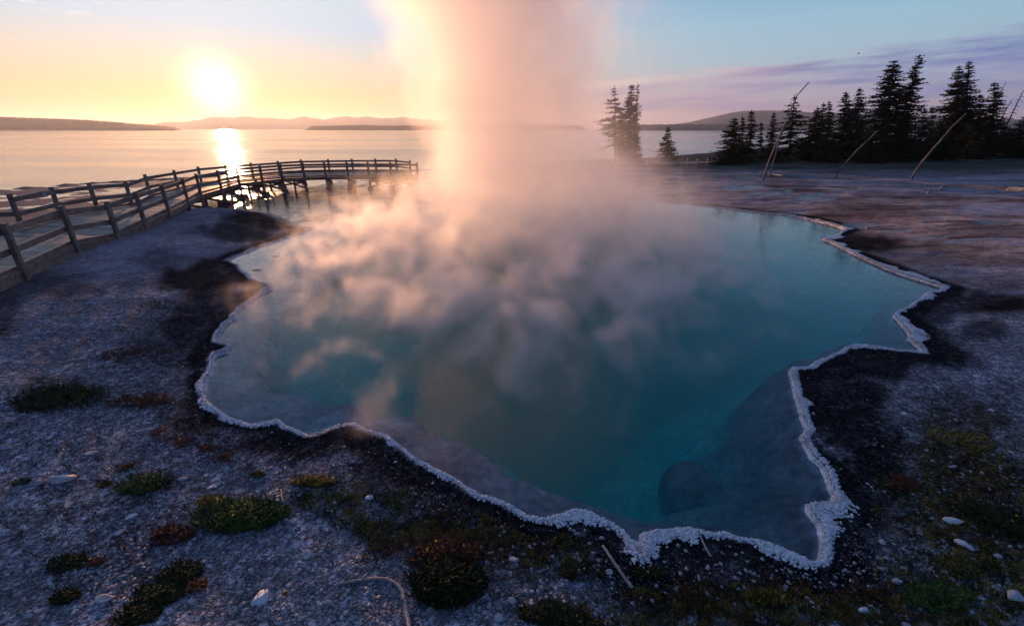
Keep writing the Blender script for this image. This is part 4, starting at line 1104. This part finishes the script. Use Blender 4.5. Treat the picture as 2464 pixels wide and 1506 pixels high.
anti = t.ramp(t.m('POWER', e01, .5), [(0., L(150, 132, 150)), (P5(1.5), L(158, 142, 160)), (P5(3.5), L(165, 170, 188)), (P5(6.), L(160, 188, 205)), (P5(9.5), L(148, 190, 212)), (P5(14), L(112, 166, 208)), (P5(19), (.075, .23, .46)), (P5(34), (.05, .15, .38)), (1., (.02, .06, .20))])
fz = t.ss(t.m('ABSOLUTE', daz), 4., 58.)
back = t.ss(t.m('ABSOLUTE', daz), 62., 150.)
base = t.mix(fz, sunside, anti)
base = t.mix(back, base, t.ramp(t.m('POWER', e01, .5), [(0., (.05, .07, .17)), (.3, (.07, .11, .24)), (.6, (.05, .10, .27)), (1., (.022, .06, .19))]))
# cloud bank on the right, with lit upper edge and long streaks
caz = t.comb(t.m('MULTIPLY', az, .045), t.m('ADD', t.m('MULTIPLY', el, .55), t.m('MULTIPLY', az, -.02)), 0.)
cn = t.noise(caz, 1.5, 5, .55, dist=.3)
cn2 = t.noise(t.comb(t.m('MULTIPLY', az, .12), t.m('ADD', t.m('MULTIPLY', el, 1.3), t.m('MULTIPLY', az, -.05)), 3.), 1.2, 5, .6)
topE = t.m('ADD', t.lin(az, 8., 45., 4.9, 7.6), t.m('MULTIPLY', t.m('SUBTRACT', cn2, .5), 1.6))
inb = t.m('MULTIPLY', t.ss(t.m('SUBTRACT', topE, el), -.25, .7), t.ss(az, 2., 14.))
lit = t.m('MULTIPLY', t.ss(t.m('ABSOLUTE', t.m('SUBTRACT', t.m('SUBTRACT', topE, el), .45)), .7, .05), t.ss(az, 34., 10.))
ccol = t.mix(t.ss(cn, .35, .68), L(124, 128, 176), L(180, 160, 188))
ccol = t.mix(t.ss(az, 22., 44.), ccol, t.mix(t.ss(cn, .35, .68), L(92, 118, 182), L(138, 150, 196)))
ccol = t.mix(t.m('MULTIPLY', lit, .95), ccol, L(225, 208, 200))
base = t.mix(t.m('MULTIPLY', inb, t.lin(cn2, .38, .60, .25, .95)), base, ccol)
# small wisps upper left
wn = t.noise(t.comb(t.m('MULTIPLY', az, .35), t.m('MULTIPLY', el, 1.2), 5.), 1.0, 5, .6)
wm = t.m('MULTIPLY', t.ss(wn, .55, .68), t.m('MULTIPLY', t.ss(t.m('ABSOLUTE', t.m('SUBTRACT', az, -41.)), 6., 2.), t.ss(t.m('ABSOLUTE', t.m('SUBTRACT', el, 10.5)), 2.2, .8)))
base = t.mix(t.m('MULTIPLY', wm, .8), base, (.98, .97, .93))
# the sun and the glow round it
def gauss(s, k): return t.m('MULTIPLY', t.m('EXPONENT', t.m('MULTIPLY', t.m('POWER', t.m('DIVIDE', ang, s), 2.), -1.)), k)
glow = t.vm('SCALE', (1., .88, .60), scale=gauss(2.1, 2.0))
glow = t.vm('ADD', glow, t.vm('SCALE', (1., .70, .42), scale=gauss(6., .03)))
glow = t.vm('ADD', glow, t.vm('SCALE', (1., .9, .7), scale=gauss(.45, 60.)))
tot = t.vm('ADD', base, glow)
tot = t.vm('ADD', tot, t.vm('SCALE', sky.outputs[0], scale=.008))
SKY_STR = .69
bg = t.node('ShaderNodeBackground'); t.put(bg.inputs['Color'], tot); bg.inputs['Strength'].default_value = SKY_STR
wo = t.node('ShaderNodeOutputWorld'); t.l.new(bg.outputs[0], wo.inputs[0])

# ------------------------------------------------------------------ sun, camera, render
sl = bpy.data.lights.new('sun', 'SUN'); sl.energy = 5.0; sl.angle = math.radians(.55); sl.color = (1., .47, .22)
so = bpy.data.objects.new('sun', sl); COL.objects.link(so); so.rotation_euler = (-SUN).to_track_quat('-Z', 'Y').to_euler(); so.location = (0, 0, 60)
cam = bpy.data.cameras.new('camera'); co = bpy.data.objects.new('camera', cam); COL.objects.link(co)
co.location = (0, 0, H); co.rotation_euler = (math.radians(90)-PITCH, 0, 0)
cam.sensor_width = 36; cam.lens = 36*F/2464; cam.clip_end = 60000; cam.clip_start = .1
scene.camera = co
scene.view_settings.view_transform = 'Standard'; scene.view_settings.look = 'None'; scene.view_settings.gamma = 1; scene.view_settings.exposure = .56
cy = scene.cycles
cy.max_bounces = 8; cy.diffuse_bounces = 2; cy.glossy_bounces = 3; cy.transmission_bounces = 4; cy.volume_bounces = 4; cy.transparent_max_bounces = 12
cy.caustics_reflective = False; cy.caustics_refractive = False; cy.sample_clamp_indirect = 4.0
cy.volume_step_rate = 2.0; cy.volume_max_steps = 256
